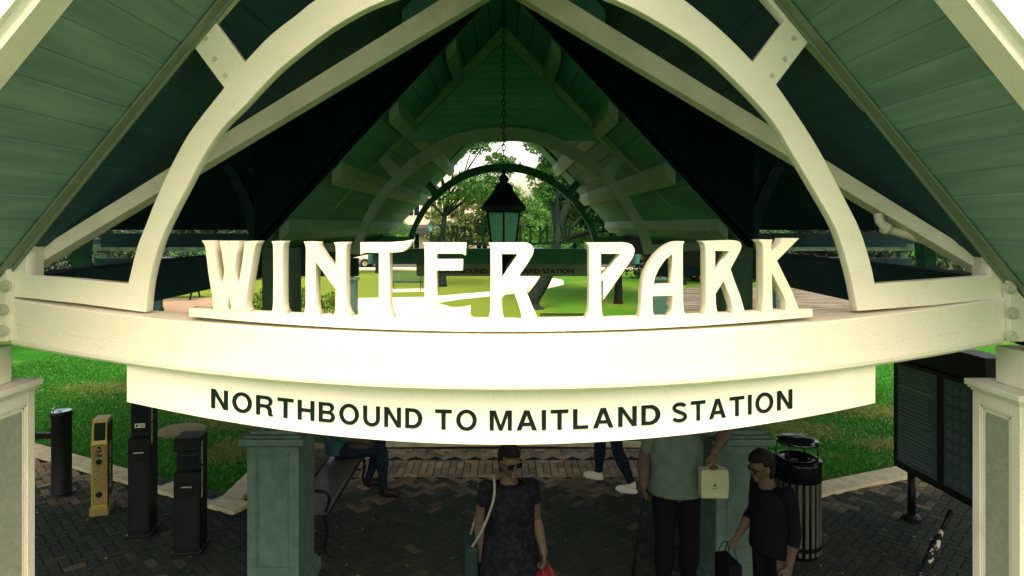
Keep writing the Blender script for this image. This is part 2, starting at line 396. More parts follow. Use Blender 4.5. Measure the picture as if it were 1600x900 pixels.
blades('grass', 110000, (-11, -3.2, 7.2, 18), 0.048, 1, 'short green grass growing behind the pale kerb')
blades('grass', 90000, (3.2, 11, 7.4, 16), 0.045, 2, 'short patchy grass growing right of the trash can')
flat('park_lawn', [(-60, 17), (60, 17), (60, 44.6), (-60, 44.6)], 0.016, M['park'])
def dry_grass(spots, n, seed):
    rs = np.random.RandomState(seed); v, f, tone = [], [], []
    for _ in range(n):
        cx, cy, rx, ry = spots[rs.randint(len(spots))]; a = rs.uniform(0, 6.28); q = rs.normal(0, .45, 2); x, y = cx + q[0] * rx, cy + q[1] * ry
        if inside((x, y), COURT) or (x - (-4.98)) ** 2 + (y - 9.9) ** 2 < .16 or (x > 3 and y < 7.6 + (x - 3.1) * .4) or (x < -3 and y < 7.35 - (x + 3) * .51) or abs(x) < 3.3: continue
        hh = .05 * rs.uniform(.6, 1.3); ww = .008; lean = rs.normal(0, .04, 2); dx, dy = math.cos(a) * ww, math.sin(a) * ww; k = len(v)
        v += [(x - dx, y - dy, .015), (x + dx, y + dy, .015), (x + lean[0], y + lean[1], hh)]; f.append((k, k + 1, k + 2)); tone.append(rs.uniform(0, 1))
    o = from_pydata('dry_grass', v, f, leaf_mat('straw', (.05, .17, .01), (.26, .29, .06), .2)); a_ = o.data.attributes.new('tone', 'FLOAT', 'FACE'); a_.data.foreach_set('value', tone)
    tag(o, 'straw coloured worn patches in the grass on both sides', 'grass', kind='stuff')
dry_grass([(4.6, 9.9, .7, .5), (5.6, 9.2, .5, .3), (3.9, 11.6, .6, .7), (5.2, 12.4, 1.0, .6), (-3.8, 9.0, .45, .6), (-4.3, 10.3, .9, .5), (-7.6, 12.5, 1.4, .6), (6.4, 10.8, .8, .5)], 26000, 4)
# far paths, street
flat('path', [(-6.4, 19.6), (-.5, 20.6), (-1.9, 24.5), (-2.7, 26.0), (-1.9, 27.2), (.2, 29.2), (1.6, 30.5), (3.2, 34), (3.4, 36.8), (2.6, 39), (1.0, 40.5), (-.2, 41), (-.3, 39.6), (.8, 37), (.4, 33), (-.5, 30.6), (-3.4, 28.2), (-6.4, 27.7)], 0.02, M['path'])
flat('path', [(-5.6, 30.0), (-3.6, 30.5), (-3.6, 32.0), (-5.8, 31.6)], 0.02, M['path'])
flat('path', [(-19, 22.3), (-8.4, 22.6), (-7.9, 26), (-11.0, 28.2), (-19, 27)], 0.02, mat('sandy_path', (0.17, 0.13, 0.075), 0.9, (0.21, 0.165, 0.095), scale=3, bump=.3))
flat('road', [(-200, 46.5), (200, 46.5), (200, 58), (-200, 58)], 0.03, M['asphalt'])
slab('pavement', [(-200, 44.6), (200, 44.6), (200, 46.3), (-200, 46.3)], -0.02, 0.1, M['path'])
# weathered board walk on the right
def boardwalk():
    bm = bmesh.new(); y = 21.0; rnd = random.Random(5)
    while y < 31.5:
        ww = .28; bx(bm, 6.2 + max(0, (y - 25) * .45), 17, y, y + ww - .03, .02, .12 + rnd.uniform(-.01, .01)); y += ww
    return bm
o = from_bm('boardwalk', boardwalk(), mat('weathered_boards', (0.05, 0.055, 0.045), 0.9, (0.17, 0.165, 0.13), scale=3, stretch=(.25, 3, 1), bump=.5, bscale=12)); o['kind'] = 'structure'
# round soil patch in the left lawn
bm = bmesh.new(); lathe(bm, [(.37, 0), (.35, .022), (.3, .03), (.05, .034)], (-4.98, 9.9, .01), 40)
o = from_bm('valve_cover', bm, mat('rusty_cover', (0.09, 0.085, 0.03), 0.9, (0.14, 0.12, 0.045), scale=14, bump=.6, bscale=60)); tag(o, 'round brown ground cover lying flush in the left lawn', 'cover')
for x, y in ((-4.25, 7.83), (-3.45, 7.43)):
    bm = bmesh.new(); bx(bm, -.13, .13, -.08, .08, 0, .012, .004); bx(bm, -.08, .08, -.04, .04, .012, .018)
    o = from_bm('junction_plate', bm, M['timber_dk']); o.location = (x + .03, y + .02, .051); o.rotation_euler.z = R(-27)
    tag(o, 'small flat plate set in the pale kerb %s' % ('behind the yellow ticket validator' if x < -4 else 'between the two black machines'), 'plate', 'plates set in the kerb')

# ------------------------------------------------------------ the station canopy
canopy = empty('station_canopy', (0, 3.0, 0), label='cream gabled station canopy with arched trusses and boarded ceilings', cat='canopy')
CAN0 = Matrix.Translation((0, 3.0, 0))
def fix(o, parent):            # keep world placement under a parent that is not at the origin
    o.parent = parent; o.matrix_parent_inverse = Matrix.Translation(parent.matrix_world.translation if parent.matrix_world.translation.length else parent.location).inverted(); return o
ZG, SG = 2.65, 1.23            # front gable ridge above the eye, slope
def gz(x): return EYE + ZG - SG * abs(x)
ZV, SV = 2.50, 1.08            # inner vault
def vz(x): return EYE + ZV - SV * abs(x)
def boards(name, m, zf, x0, x1, yf, yb, pw, parent, gap=.004, th=.02):
    """boarding under a sloping roof: strips running away from the front, each a thin board"""
    bm = bmesh.new(); sgn = 1 if x1 > x0 else -1; x = x0; k = 0
    while (x1 - x) * sgn > 1e-6:
        xe = x + sgn * min(pw, abs(x1 - x)); a, b = x + sgn * gap / 2, xe - sgn * gap / 2
        dz = -.004 if k % 2 else 0.0
        pts = [(a, yf(a)), (b, yf(b)), (b, yb(b)), (a, yb(a))]
        if yb(b) > yf(b) + .02:
            lo = [bm.verts.new((px, py, zf(px) + dz)) for px, py in pts]; hi = [bm.verts.new((px, py, zf(px) + th)) for px, py in pts]
            bm.faces.new(lo); bm.faces.new(hi)
            for i in range(4): bm.faces.new((lo[i], lo[(i + 1) % 4], hi[(i + 1) % 4], hi[i]))
        x = xe; k += 1
    bmesh.ops.recalc_face_normals(bm, faces=bm.faces)
    return fix(from_bm(name, bm, m), parent)
vy = lambda x: 3.12 if abs(x) > 2.32 else 6.65 - abs(x) / 2.32 * 3.53
for s in (-1, 1):
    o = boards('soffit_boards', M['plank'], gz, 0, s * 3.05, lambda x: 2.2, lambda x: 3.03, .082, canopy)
    o = boards('ceiling_boards', M['plank_shaded'], gz, 0, s * 2.4, lambda x: 3.034, vy, .16, canopy)
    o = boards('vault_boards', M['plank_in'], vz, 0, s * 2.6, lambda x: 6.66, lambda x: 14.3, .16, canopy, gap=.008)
    # roof sheet on top so no light comes through the joints
    v = [(0, 2.15, gz(0) + .06), (s * 3.1, 2.15, gz(3.1) + .06), (s * 3.1, 3.2, gz(3.1) + .06), (s * 2.32, 3.2, gz(2.32) + .06), (0, 6.7, gz(0) + .06)]
    fix(slab_o := from_pydata('roof', v + [(a, b, c + .05) for a, b, c in v], [(0, 1, 2, 3, 4), (9, 8, 7, 6, 5)] + [(i, (i + 1) % 5, 5 + (i + 1) % 5, 5 + i) for i in range(5)], M['flash']), canopy)
    v = [(0, 6.66, vz(0) + .06), (s * 2.65, 6.66, vz(2.65) + .06), (s * 2.65, 14.35, vz(2.65) + .06), (0, 14.35, vz(0) + .06)]
    fix(from_pydata('roof', v + [(a, b, c + .05) for a, b, c in v], [(0, 1, 2, 3), (7, 6, 5, 4)] + [(i, (i + 1) % 4, 4 + (i + 1) % 4, 4 + i) for i in range(4)], M['flash']), canopy)
    # metal track along the top of the front truss
    bm = bmesh.new(); a = Vector((s * .02, 0, gz(.02) - .012)); b = Vector((s * 2.42, 0, gz(2.42) - .012))
    d = (b - a).normalized(); nrm = Vector((-d.z, 0, d.x)) * (1 if s < 0 else -1)
    for yy, w_, t_ in ((2.925, .055, .016), (2.985, .012, .035)):
        vs = [bm.verts.new(p + Vector((0, yy + dy, 0)) - Vector((0, 0, dz))) for dz in (0, t_) for p, dy in ((a, 0), (b, 0), (b, w_), (a, w_))]
        for f in ((0, 1, 2, 3), (7, 6, 5, 4), (0, 4, 5, 1), (1, 5, 6, 2), (2, 6, 7, 3), (3, 7, 4, 0)): bm.faces.new([vs[k] for k in f])
    for k in range(8):
        c = a + (b - a) * (k + .5) / 8; lathe(bm, [(.007, -.018), (.007, -.014)], (c.x, 2.95, c.z), 8)
    bmesh.ops.recalc_face_normals(bm, faces=bm.faces)
    fix(from_bm('roof_track', bm, M['flash']), canopy)
    # bright barge board at the front edge of the overhang
    bm = bmesh.new(); v = []
    for x in (0.0, s * 3.1):
        for yy, dz in ((2.02, -.10), (2.20, -.10), (2.20, .12), (2.02, .12)): v.append(bm.verts.new((x, yy, gz(x) + dz)))
    for f in ((0, 1, 2, 3), (7, 6, 5, 4), (0, 4, 5, 1), (1, 5, 6, 2), (2, 6, 7, 3), (3, 7, 4, 0)): bm.faces.new([v[k] for k in f])
    bmesh.ops.recalc_face_normals(bm, faces=bm.faces)
    bmesh.ops.bevel(bm, geom=list(bm.edges), offset=.035, segments=3, affect='EDGES')
    fix(from_bm('barge_board', bm, M['cream'], smooth=False), canopy)
    # wings to either side: a long dark roof parallel to the track
    for (ya, za, yb2, zb2) in ((3.12, EYE - .16, 7.5, EYE + 3.36), (7.5, EYE + 3.36, 12.0, EYE - .10)):
        bm = bmesh.new(); n = 26
        for k in range(n):
            t0, t1 = k / n, (k + 1) / n
            y0, y1, z0, z1 = ya + (yb2 - ya) * t0, ya + (yb2 - ya) * t1 - .006, za + (zb2 - za) * t0, za + (zb2 - za) * t1
            # inner end follows the valley / the vault wall
            ix = (max(0.0, 2.32 * (6.65 - y0) / 3.53) if y0 < 6.6 else 0.0) if ya < 4 else min(2.62, max(0.0, (ZV - (z1 - EYE)) / SV))
            vs = [bm.verts.new((s * x, y, z + h)) for h in (0, .03) for x, y, z in ((ix, y0, z0), (7.5, y0, z0), (7.5, y1, z1), (ix, y1, z1))]
            for f in ((0, 1, 2, 3), (7, 6, 5, 4), (0, 4, 5, 1), (1, 5, 6, 2), (2, 6, 7, 3), (3, 7, 4, 0)): bm.faces.new([vs[q] for q in f])
        bmesh.ops.recalc_face_normals(bm, faces=bm.faces)
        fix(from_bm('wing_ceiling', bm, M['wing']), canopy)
        if ya < 4: v = [(s * 2.3, ya, za + .08), (s * 7.6, ya, za + .08), (s * 7.6, yb2, zb2 + .08), (0, yb2, zb2 + .08), (0, 6.7, za + .08 + (zb2 - za) * 3.58 / 4.38)]
        else:
            yv = ya + (yb2 - ya) * (EYE + ZV - zb2 - 0) / 1 if False else ya + (yb2 - ya) * (za - EYE - ZV) / (za - zb2)
            v = [(0, ya, za + .08), (s * 7.6, ya, za + .08), (s * 7.6, yb2, zb2 + .08), (s * 2.5, yb2, zb2 + .08), (0, yv, EYE + ZV + .08)]
        fix(from_pydata('roof', v, [list(range(len(v)))], M['flash']), canopy)
    bm = bmesh.new()      # eave beams of the wings, front and back, and the purlin beside the vault
    bx(bm, min(s * 2.5, s * 7.5), max(s * 2.5, s * 7.5), 3.14, 3.3, EYE - .55, EYE - .22, .006)
    fix(from_bm('eave_beam', bm, M['timber_dk']), canopy)
    for z0, z1, y0 in ((-.42, -.16, 11.9), (-.95, -.62, 11.75)):
        bm = bmesh.new(); bx(bm, min(s * 2.7, s * 7.5), max(s * 2.7, s * 7.5), y0, y0 + .2, EYE + z0, EYE + z1, .006)
        fix(from_bm('eave_beam', bm, M['timber_dk']), canopy)
    bm = bmesh.new(); bx(bm, min(s * 2.5, s * 2.68), max(s * 2.5, s * 2.68), 3.3, 14.2, EYE - .55, EYE - .27, .006)
    fix(from_bm('purlin', bm, M['timber_dk']), canopy)
    # exposed purlins under the vault
    for xx in (.55, 1.15, 1.75, 2.3):
        bm = bmesh.new(); vs = bx(bm, s * xx - .05, s * xx + .05, 6.7, 14.28, 0, 1)
        for q in vs: q.co.z = vz(q.co.x) - (.14 if q.co.z < .5 else .008)
        fix(from_bm('rafter_batten', bm, M['truss']), canopy)
# gable wall between the front gable and the lower vault
v = [(-2.6, 6.66, vz(2.6)), (0, 6.66, vz(0)), (2.6, 6.66, vz(2.6)), (2.6, 6.66, EYE + 2.76), (-2.6, 6.66, EYE + 2.76)]
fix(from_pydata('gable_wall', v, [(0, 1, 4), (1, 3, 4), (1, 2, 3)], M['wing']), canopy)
bm = bmesh.new(); z = 1.08      # horizontal boarding in the crown of the first inner truss
while z < 2.36:
    hw0 = (ZV - .1 - z) / SV
    bx(bm, -hw0, hw0, 8.11, 8.13, EYE + z + .003, EYE + z + .093); z += .096
bk = [bm.verts.new(p) for p in ((-1.3, 8.134, EYE + 1.06), (1.3, 8.134, EYE + 1.06), (0.02, 8.134, EYE + 2.44), (-.02, 8.134, EYE + 2.44))]; bm.faces.new(bk)
fix(from_bm('gable_boarding', bm, M['infill']), canopy)
# --- arched truss plates
arch_out_l = [(200, 443), (213, 390), (227, 353), (247, 303), (277, 240), (303, 197), (350, 137)]
arch_out_r = [(1213, 132), (1246, 180), (1281, 236), (1317, 305), (1343, 357), (1360, 410), (1367, 443)]
inner = [(228, 488), (233, 443), (243, 400), (259, 357), (288, 300), (320, 240), (350, 197), (380, 167), (405, 140), (440, 105), (500, 57), (550, 25), (604, 0), (690, -25), (787, -32), (880, -25), (961, 0), (1033, 37), (1110, 90), (1200, 180), (1240, 243), (1274, 300), (1307, 360), (1328, 427), (1340, 486)]
top_out = [(382, 97), (420, 57), (463, 23), (495, -2), (560, -42), (670, -78), (787, -90), (900, -80), (1000, -45), (1067, -2), (1130, 50), (1177, 97)]
edge = smooth_pts(inner, 5) + [(1460, 477), (1566, 466), (1566, 385), (1247, 0), (787, -555), (327, 0), (22, 372), (22, 464), (120, 474)]
holeL = smooth_pts(arch_out_l, 4) + [(297, 65), (107, 298), (42, 380), (41, 431), (120, 436)]
holeR = smooth_pts(arch_out_r, 4) + [(1450, 438), (1547, 431), (1547, 378), (1473, 300), (1264, 64)]
holeT = smooth_pts(top_out, 4) + [(1227, 32), (1199, 0), (787, -490), (361, 0), (333, 32)]
fix(plate('arched_truss', [edge, holeL, holeR, holeT], 3.0, .062, M['cream'], bev=.003), canopy)
for k_, (px_, py_) in enumerate(((322, 60), (336, 92), (352, 118), (1240, 60), (1226, 92), (1206, 118))):
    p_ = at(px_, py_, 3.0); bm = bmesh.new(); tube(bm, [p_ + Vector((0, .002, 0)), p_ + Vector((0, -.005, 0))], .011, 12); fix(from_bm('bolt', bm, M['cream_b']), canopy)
A2 = plate('arched_truss', [edge, holeL, holeR, holeT], 3.0, .10, M['truss'], bev=.003)
for k, (Y, sx, sz) in enumerate(((8.0, 1.067, .92), (13.0, 1.10, .94))):
    o = A2 if k == 0 else link(A2.copy())
    if k: o.data = A2.data.copy(); o.data.materials[0] = M['timber_in']
    o.data.transform(Matrix.Translation((0, Y, EYE)) @ Matrix.Diagonal((sx, 1, sz, 1)) @ Matrix.Translation((0, -3, -EYE))) if k else None
    if k == 0: base = o.data.copy()
    fix(o, canopy)
A2.data.transform(Matrix.Translation((0, 8.0, EYE)) @ Matrix.Diagonal((1.067, 1, .92, 1)) @ Matrix.Translation((0, -3, -EYE)))
# --- bowed cross beam
def beam_mesh(name, Yc, Ye, Yb, m, topf, botf, x0=20, x1=1566, n=60, parent=None, wall=.02):
    bm = bmesh.new(); rows = []
    for i in range(n + 1):
        px = x0 + (x1 - x0) * i / n; u = (px - 787) / 767; Yf = Yc + (Ye - Yc) * min(1, u * u)
        X = (px - 787) * 3.0 / 1000
        zt, zb = EYE - (topf(px) - 351) * Yf / 1000, EYE - (botf(px) - 351) * Yf / 1000
        zm = zt + (zb - zt) * .56
        prof = [(Yf + .006, zt), (Yf, zt - .006), (Yf, zm + .0015), (Yf + .0025, zm), (Yf, zm - .0015), (Yf, zb + .03), (Yf + .004, zb + .012), (Yf + .016, zb), (Yb, zb), (Yb, zt)]
        rows.append([bm.verts.new((X, y, z)) for y, z in prof])
    for a, b in zip(rows, rows[1:]):
        for k in range(len(a)): bm.faces.new((a[k], a[(k + 1) % len(a)], b[(k + 1) % len(a)], b[k]))
    bm.faces.new(rows[0][::-1]); bm.faces.new(rows[-1]); bmesh.ops.recalc_face_normals(bm, faces=bm.faces)
    return fix(from_bm(name, bm, m), parent) if parent else from_bm(name, bm, m)
beam_top = lambda x: 526 - 1.0e-4 * (x - 787) ** 2
beam_bot = lambda x: 613 - 1.24e-4 * (x - 787) ** 2
beam_mesh('cross_beam', 2.88, 2.985, 3.13, M['cream'], beam_top, beam_bot, parent=canopy)
# far beams under the two inner trusses' line: only the far gable has one
bm = bmesh.new(); bx(bm, -2.75, 2.75, 12.95, 13.2, EYE - .80, EYE - .49, .008); fix(from_bm('cross_beam', bm, M['timber_in']), canopy)
# --- valley beams from the posts up to the ridge of the inner roof
for s in (-1, 1):
    def pt(px, py, Y):
        p = at(px, py, Y)
        if s > 0: p.x = -p.x
        return p
    a0, a1 = pt(38, 402, 3.08), pt(38, 424, 3.08)
    Ye = 4.4
    b0, b1 = pt(787, -62, Ye), pt(787, -20, Ye)
    a0 = pt(30, 408, 3.08); a1 = pt(30, 430, 3.08)
    sh = Vector((s * -.01, .09, 0)); bm = bmesh.new()
    pts = [a0, a1, b1, b0]; vs = [bm.verts.new(p) for p in pts] + [bm.verts.new(p + sh) for p in pts]
    for f in ((0, 1, 2, 3), (7, 6, 5, 4), (0, 4, 5, 1), (1, 5, 6, 2), (2, 6, 7, 3), (3, 7, 4, 0)): bm.faces.new([vs[k] for k in f])
    bmesh.ops.recalc_face_normals(bm, faces=bm.faces)
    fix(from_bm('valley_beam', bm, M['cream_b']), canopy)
    # second pair of struts near the crown
    bm = bmesh.new(); p0, p1 = pt(628, 60, 5.0), pt(787, -110, 5.0)
    for dy in (0,):
        w_ = Vector((0.10, 0, 0.10)) * 1.3
        q = [p0, p0 + Vector((s * -w_.x, 0, w_.z)) if False else p0 + Vector((0, 0, .22)), p1 + Vector((0, 0, .22)), p1]
        vs = [bm.verts.new(p) for p in q] + [bm.verts.new(p + Vector((0, .1, 0))) for p in q]
        for f in ((0, 1, 2, 3), (7, 6, 5, 4), (0, 4, 5, 1), (1, 5, 6, 2), (2, 6, 7, 3), (3, 7, 4, 0)): bm.faces.new([vs[k] for k in f])
    bmesh.ops.recalc_face_normals(bm, faces=bm.faces)
    fix(from_bm('crown_strut', bm, M['timber_in']), canopy)
# --- curved braces inside the wings
for s in (-1, 1):
    for (pxs, Y, m_) in ((((357, 260), (385, 320), (400, 376)), 8.6, 'timber_dk'), (((395, 262), (418, 320), (430, 376)), 9.0, 'timber_dk'), (((150, 290), (128, 345), (118, 432)), 4.6, 'cream_b')):
        bm = bmesh.new(); prev = None
        pl = smooth_pts([p for p in pxs], 6); wd = 18
        ring = []
        for x, y in pl:
            ring.append([at(x - wd / 2, y, Y), at(x + wd / 2, y, Y), at(x + wd / 2, y, Y) + Vector((0, .1, 0)), at(x - wd / 2, y, Y) + Vector((0, .1, 0))])
        rr = [[bm.verts.new(Vector((-p.x if s > 0 else p.x, p.y, p.z))) for p in r4] for r4 in ring]
        for a, b in zip(rr, rr[1:]):
            for k in range(4): bm.faces.new((a[k], a[(k + 1) % 4], b[(k + 1) % 4], b[k]))
        bm.faces.new(rr[0]); bm.faces.new(rr[-1]); bmesh.ops.recalc_face_normals(bm, faces=bm.faces)
        fix(from_bm('curved_brace', bm, M[m_] if m_ != 'cream_b' else M['timber_in']), canopy)
# --- front posts and panelled piers
def pier_parts(cx, y0, y1, wid, ztop, caps, neck, neck_top, m, panel, parent, xf=None):
    def from_bm(nm, bm, mm, par=None):
        if xf is not None: bm.transform(xf)
        return from_bm_(nm, bm, mm, par)
    """panelled pier: shaft with a recessed panel, stepped cap, post above; returns the shaft object"""
    bm = bmesh.new(); hw = wid / 2
    bx(bm, cx - hw, cx + hw, y0 + .012, y1, .16, ztop, .004)
    # raised frame on the front face
    f0, f1, zb, zt = cx - hw, cx + hw, .28, ztop - .06
    sw = wid * .17
    for a in ((f0, f0 + sw, .16, ztop), (f1 - sw, f1, .16, ztop), (f0 + sw, f1 - sw, zt, ztop), (f0 + sw, f1 - sw, .16, zb)):
        bx(bm, a[0] + .0005, a[1] - .0005, y0, y0 + .0125, a[2], a[3] - .001, .002)
    for k, ins in enumerate((.0, .014)):   # thin mouldings round the panel
        d = .004 + k * .003
        for a in ((f0 + sw + ins, f0 + sw + ins + .01, zb + ins, zt - ins), (f1 - sw - ins - .01, f1 - sw - ins, zb + ins, zt - ins), (f0 + sw + ins, f1 - sw - ins, zt - ins - .01, zt - ins + .0005)):
            bx(bm, a[0], a[1], y0 + d, y0 + .0128, a[2], a[3], .001)
    s_ = fix(from_bm('pier', bm, m), parent)
    bm = bmesh.new(); bx(bm, f0 + sw + .026, f1 - sw - .026, y0 + .0085, y0 + .0118, zb + .03, zt - .03)
    fix(from_bm('panel', bm, panel), s_).matrix_parent_inverse = Matrix.Identity(4)
    bm = bmesh.new(); z = ztop
    for (e, h) in caps:
        bx(bm, cx - hw - e, cx + hw + e, y0 - e, y1 + e, z, z + h - .0015, .004); z += h
    c = fix(from_bm('capital', bm, m), s_); c.matrix_parent_inverse = Matrix.Identity(4)
    bm = bmesh.new(); bx(bm, cx - hw - .05, cx + hw + .05, y0 - .05, y1 + .05, 0.0, .12, .006); bx(bm, cx - hw - .025, cx + hw + .025, y0 - .025, y1 + .025, .12, .16, .006)
    c = fix(from_bm('plinth', bm, m), s_); c.matrix_parent_inverse = Matrix.Identity(4)
    bm = bmesh.new(); bx(bm, cx - neck / 2, cx + neck / 2, (y0 + y1) / 2 - neck / 2, (y0 + y1) / 2 + neck / 2, z, neck_top, .006)
    fix(from_bm('post', bm, m), parent)
    return s_
for s in (-1, 1):
    pier_parts(0, -.16, .16, .30, 2.362, [(.006, .012), (.016, .012), (.026, .032)], .18, EYE - .60, M['cream'], M['panel'], canopy,
               xf=Matrix.Translation((s * 2.54, 3.10, 0)) @ Matrix.Rotation(R(-90 * s), 4, 'Z'))
    # upper post, cut to the roof slope
    xa = (22 - 787) * .003 if s < 0 else (1567 - 787) * .003
    bm = bmesh.new(); xo = xa + s * .28
    zb_ = EYE - (541 - 351) * 2.95 / 1000 + .02
    v = [(xa, zb_), (xa, gz(xa) - .03), (xo, gz(xo) - .03), (xo, zb_)]
    vs = [bm.verts.new((x, y, z)) for y in (2.955, 3.16) for x, z in v]
    for f in ((0, 1, 2, 3), (7, 6, 5, 4), (0, 4, 5, 1), (1, 5, 6, 2), (2, 6, 7, 3), (3, 7, 4, 0)): bm.faces.new([vs[k] for k in f])
    bmesh.ops.recalc_face_normals(bm, faces=bm.faces); bmesh.ops.bevel(bm, geom=list(bm.edges), offset=.004, segments=2, affect='EDGES')
    post = fix(from_bm('post', bm, M['cream']), canopy)
    for (bxp, byp) in (((9, 388), (9, 447), (5, 484), (5, 517)) if s < 0 else ((1580, 388), (1578, 450), (1581, 489), (1580, 526))):
        p = at(bxp, byp, 2.955); bm = bmesh.new()
        tube(bm, [p, p + Vector((0, -.016, 0))], .021, 6); tube(bm, [p + Vector((0, .001, 0)), p + Vector((0, -.005, 0))], .028, 16)
        b = fix(from_bm('bolt', bm, M['cream_b']), post); b.matrix_parent_inverse = Matrix.Identity(4)
    bm = bmesh.new()     # knee block beside the post
    xk = (22 - 787) * .003 if s < 0 else (1566 - 787) * .003; xk2 = xk - s * .055
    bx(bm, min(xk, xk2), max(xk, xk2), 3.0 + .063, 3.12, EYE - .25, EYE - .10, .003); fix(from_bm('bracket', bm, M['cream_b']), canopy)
# inner piers under the second line of posts
for cx in (-1.965, 2.03):
    pier_parts(cx, 5.45, 5.90, .44, 1.31, [(.0, .02), (.05, .055), (.02, .02), (-.02, .03)], .26, EYE - .2, M['pier'], M['pier'], canopy)
# conduit under the right valley beam
bm = bmesh.new()
tube(bm, [at(1372, 333, 3.3), at(1374, 345, 3.3), at(1381, 355, 3.3), at(1392, 360, 3.3), at(1440, 374, 3.3), at(1500, 398, 3.3), at(1535, 418, 3.3), at(1545, 432, 3.3)], .022, 12)
tube(bm, [at(1381, 355, 3.3), at(1388, 359, 3.3)], .032, 12)
fix(from_bm('conduit', bm, M['cream_b']), canopy)

# ------------------------------------------------------------ station name letters
def L_(ox, oy, pts): return [(ox + x / 6.428, oy + y / 6.428) if y != 'B' else (ox + x / 6.428, None) for x, y in pts]
strip_top = lambda x: 499.5 - 7.4e-5 * (x - 787) ** 2
strip_bot = lambda x: 518.5 - 1.0e-4 * (x - 787) ** 2
LET = {}
LET['W'] = [(310, 365, [(28, 68), (155, 73), (165, 200), (190, 380), (220, 570), (258, 380), (230, 190), (210, 73), (298, 74), (308, 135), (318, 74), (405, 75), (382, 200), (357, 380), (390, 580), (425, 370), (448, 200), (463, 76), (600, 74), (580, 105), (566, 140), (548, 240), (520, 400), (493, 570), (476, 680), (473, 735), (485, 765), (515, 'B'), (145, 'B'), (138, 650), (122, 550), (98, 400), (74, 200), (66, 140), (52, 102)]), (310, 365, [(305, 620), (287, 730), (285, 765), (320, 772), (326, 740)])]
LET['I'] = [(310, 365, [(732, 76), (865, 76), (852, 105), (847, 150), (845, 400), (846, 700), (853, 765), (885, 'B'), (722, 'B'), (742, 765), (748, 700), (750, 400), (748, 150), (744, 105)])]
LET['N'] = [(470, 365, [(28, 80), (170, 82), (172, 110), (184, 140), (240, 225), (348, 352), (350, 160), (345, 120), (328, 88), (478, 86), (460, 115), (454, 160), (452, 400), (455, 720), (474, 795), (515, 'B'), (322, 'B'), (345, 780), (347, 560), (148, 285), (147, 700), (158, 780), (195, 'B'), (12, 'B'), (38, 780), (45, 700), (46, 400), (48, 150), (42, 115)])]
LET['T'] = [(470, 365, [(595, 88), (860, 90), (960, 84), (1040, 76), (1122, 60), (1110, 95), (1090, 130), (1062, 160), (1020, 184), (950, 192), (890, 193), (890, 400), (892, 720), (905, 800), (935, 'B'), (752, 'B'), (776, 800), (781, 600), (782, 195), (660, 193), (625, 200), (597, 216)])]
LET['E'] = [(620, 365, [(260, 90), (693, 92), (693, 223), (680, 216), (655, 205), (610, 203), (400, 203), (400, 258), (661, 258), (661, 372), (398, 372), (400, 752), (560, 760), (650, 756), (735, 738), (738, 'B'), (262, 'B'), (275, 800), (278, 700), (278, 300), (276, 150), (272, 118)])]
LET['R'] = [(750, 365, [(85, 92), (300, 92), (430, 90), (480, 96), (515, 112), (535, 140), (540, 172), (528, 220), (480, 300), (400, 412), (465, 580), (530, 740), (588, 'B'), (405, 'B'), (416, 840), (410, 795), (380, 700), (316, 525), (222, 650), (222, 740), (230, 820), (250, 'B'), (80, 'B'), (98, 800), (101, 700), (105, 400), (104, 150), (98, 115)]), (750, 365, [(220, 205), (378, 207), (220, 448)])]
LET['P'] = [(900, 365, [(103, 92), (300, 92), (480, 90), (530, 96), (565, 115), (586, 145), (591, 180), (574, 240), (520, 320), (273, 672), (269, 470), (255, 478), (256, 700), (262, 790), (282, 'B'), (92, 'B'), (122, 810), (133, 740), (135, 500), (135, 200), (130, 140), (120, 112)]), (900, 365, [(252, 203), (442, 205), (262, 432), (252, 440)])]
LET['A'] = [(900, 365, [(1092, 78), (1078, 110), (1075, 150), (1075, 400), (1078, 700), (1086, 780), (1106, 'B'), (925, 'B'), (955, 805), (970, 760), (970, 625), (770, 630), (771, 760), (780, 810), (802, 'B'), (632, 'B'), (652, 790), (660, 700), (661, 600), (675, 470), (705, 375), (755, 285), (815, 205), (885, 140), (940, 105), (1000, 82), (1045, 78)]), (900, 365, [(968, 208), (970, 510), (780, 516), (795, 440), (840, 345), (900, 262)])]
LET['r'] = [(1040, 365, [(362, 76), (600, 70), (690, 67), (735, 76), (760, 100), (766, 130), (752, 175), (715, 245), (655, 355), (700, 490), (750, 620), (802, 'B'), (662, 'B'), (680, 765), (674, 735), (640, 620), (584, 478), (505, 605), (508, 700), (513, 755), (530, 'B'), (380, 'B'), (400, 780), (406, 700), (405, 500), (404, 200), (398, 130), (385, 95)]), (1040, 365, [(500, 175), (640, 176), (500, 400)])]
LET['K'] = [(1130, 365, [(352, 62), (497, 60), (488, 100), (487, 192), (545, 135), (578, 95), (598, 48), (768, 45), (543, 272), (610, 410), (690, 570), (765, 'B'), (620, 'B'), (632, 700), (618, 650), (595, 600), (492, 400), (495, 600), (500, 'B'), (382, 'B'), (398, 700), (402, 600), (402, 200), (398, 130), (385, 95)])]
def letter_sheet(key):
    out = []
    for ox, oy, pts in LET[key]:
        out.append([(x, strip_top(x) + .0 if y is None else y) for x, y in L_(ox, oy, pts)])
    return out
LABN = {'W': 'letter_w', 'I': 'letter_i', 'N': 'letter_n', 'T': 'letter_t', 'E': 'letter_e', 'R': 'letter_r', 'P': 'letter_p', 'A': 'letter_a', 'r': 'letter_r', 'K': 'letter_k'}
name_sign = empty('station_name_letters', (0, 2.95, EYE - .5), label='large cream cut-out WINTER PARK letters standing on the front beam', cat='sign letters')
YL = 2.94
for k in LET:
    o = plate(LABN[k], letter_sheet(k), YL, .085, M['cream'], bev=.0025); o.parent = name_sign; o.matrix_parent_inverse = Matrix.Translation(name_sign.location).inverted()
n_ = 40
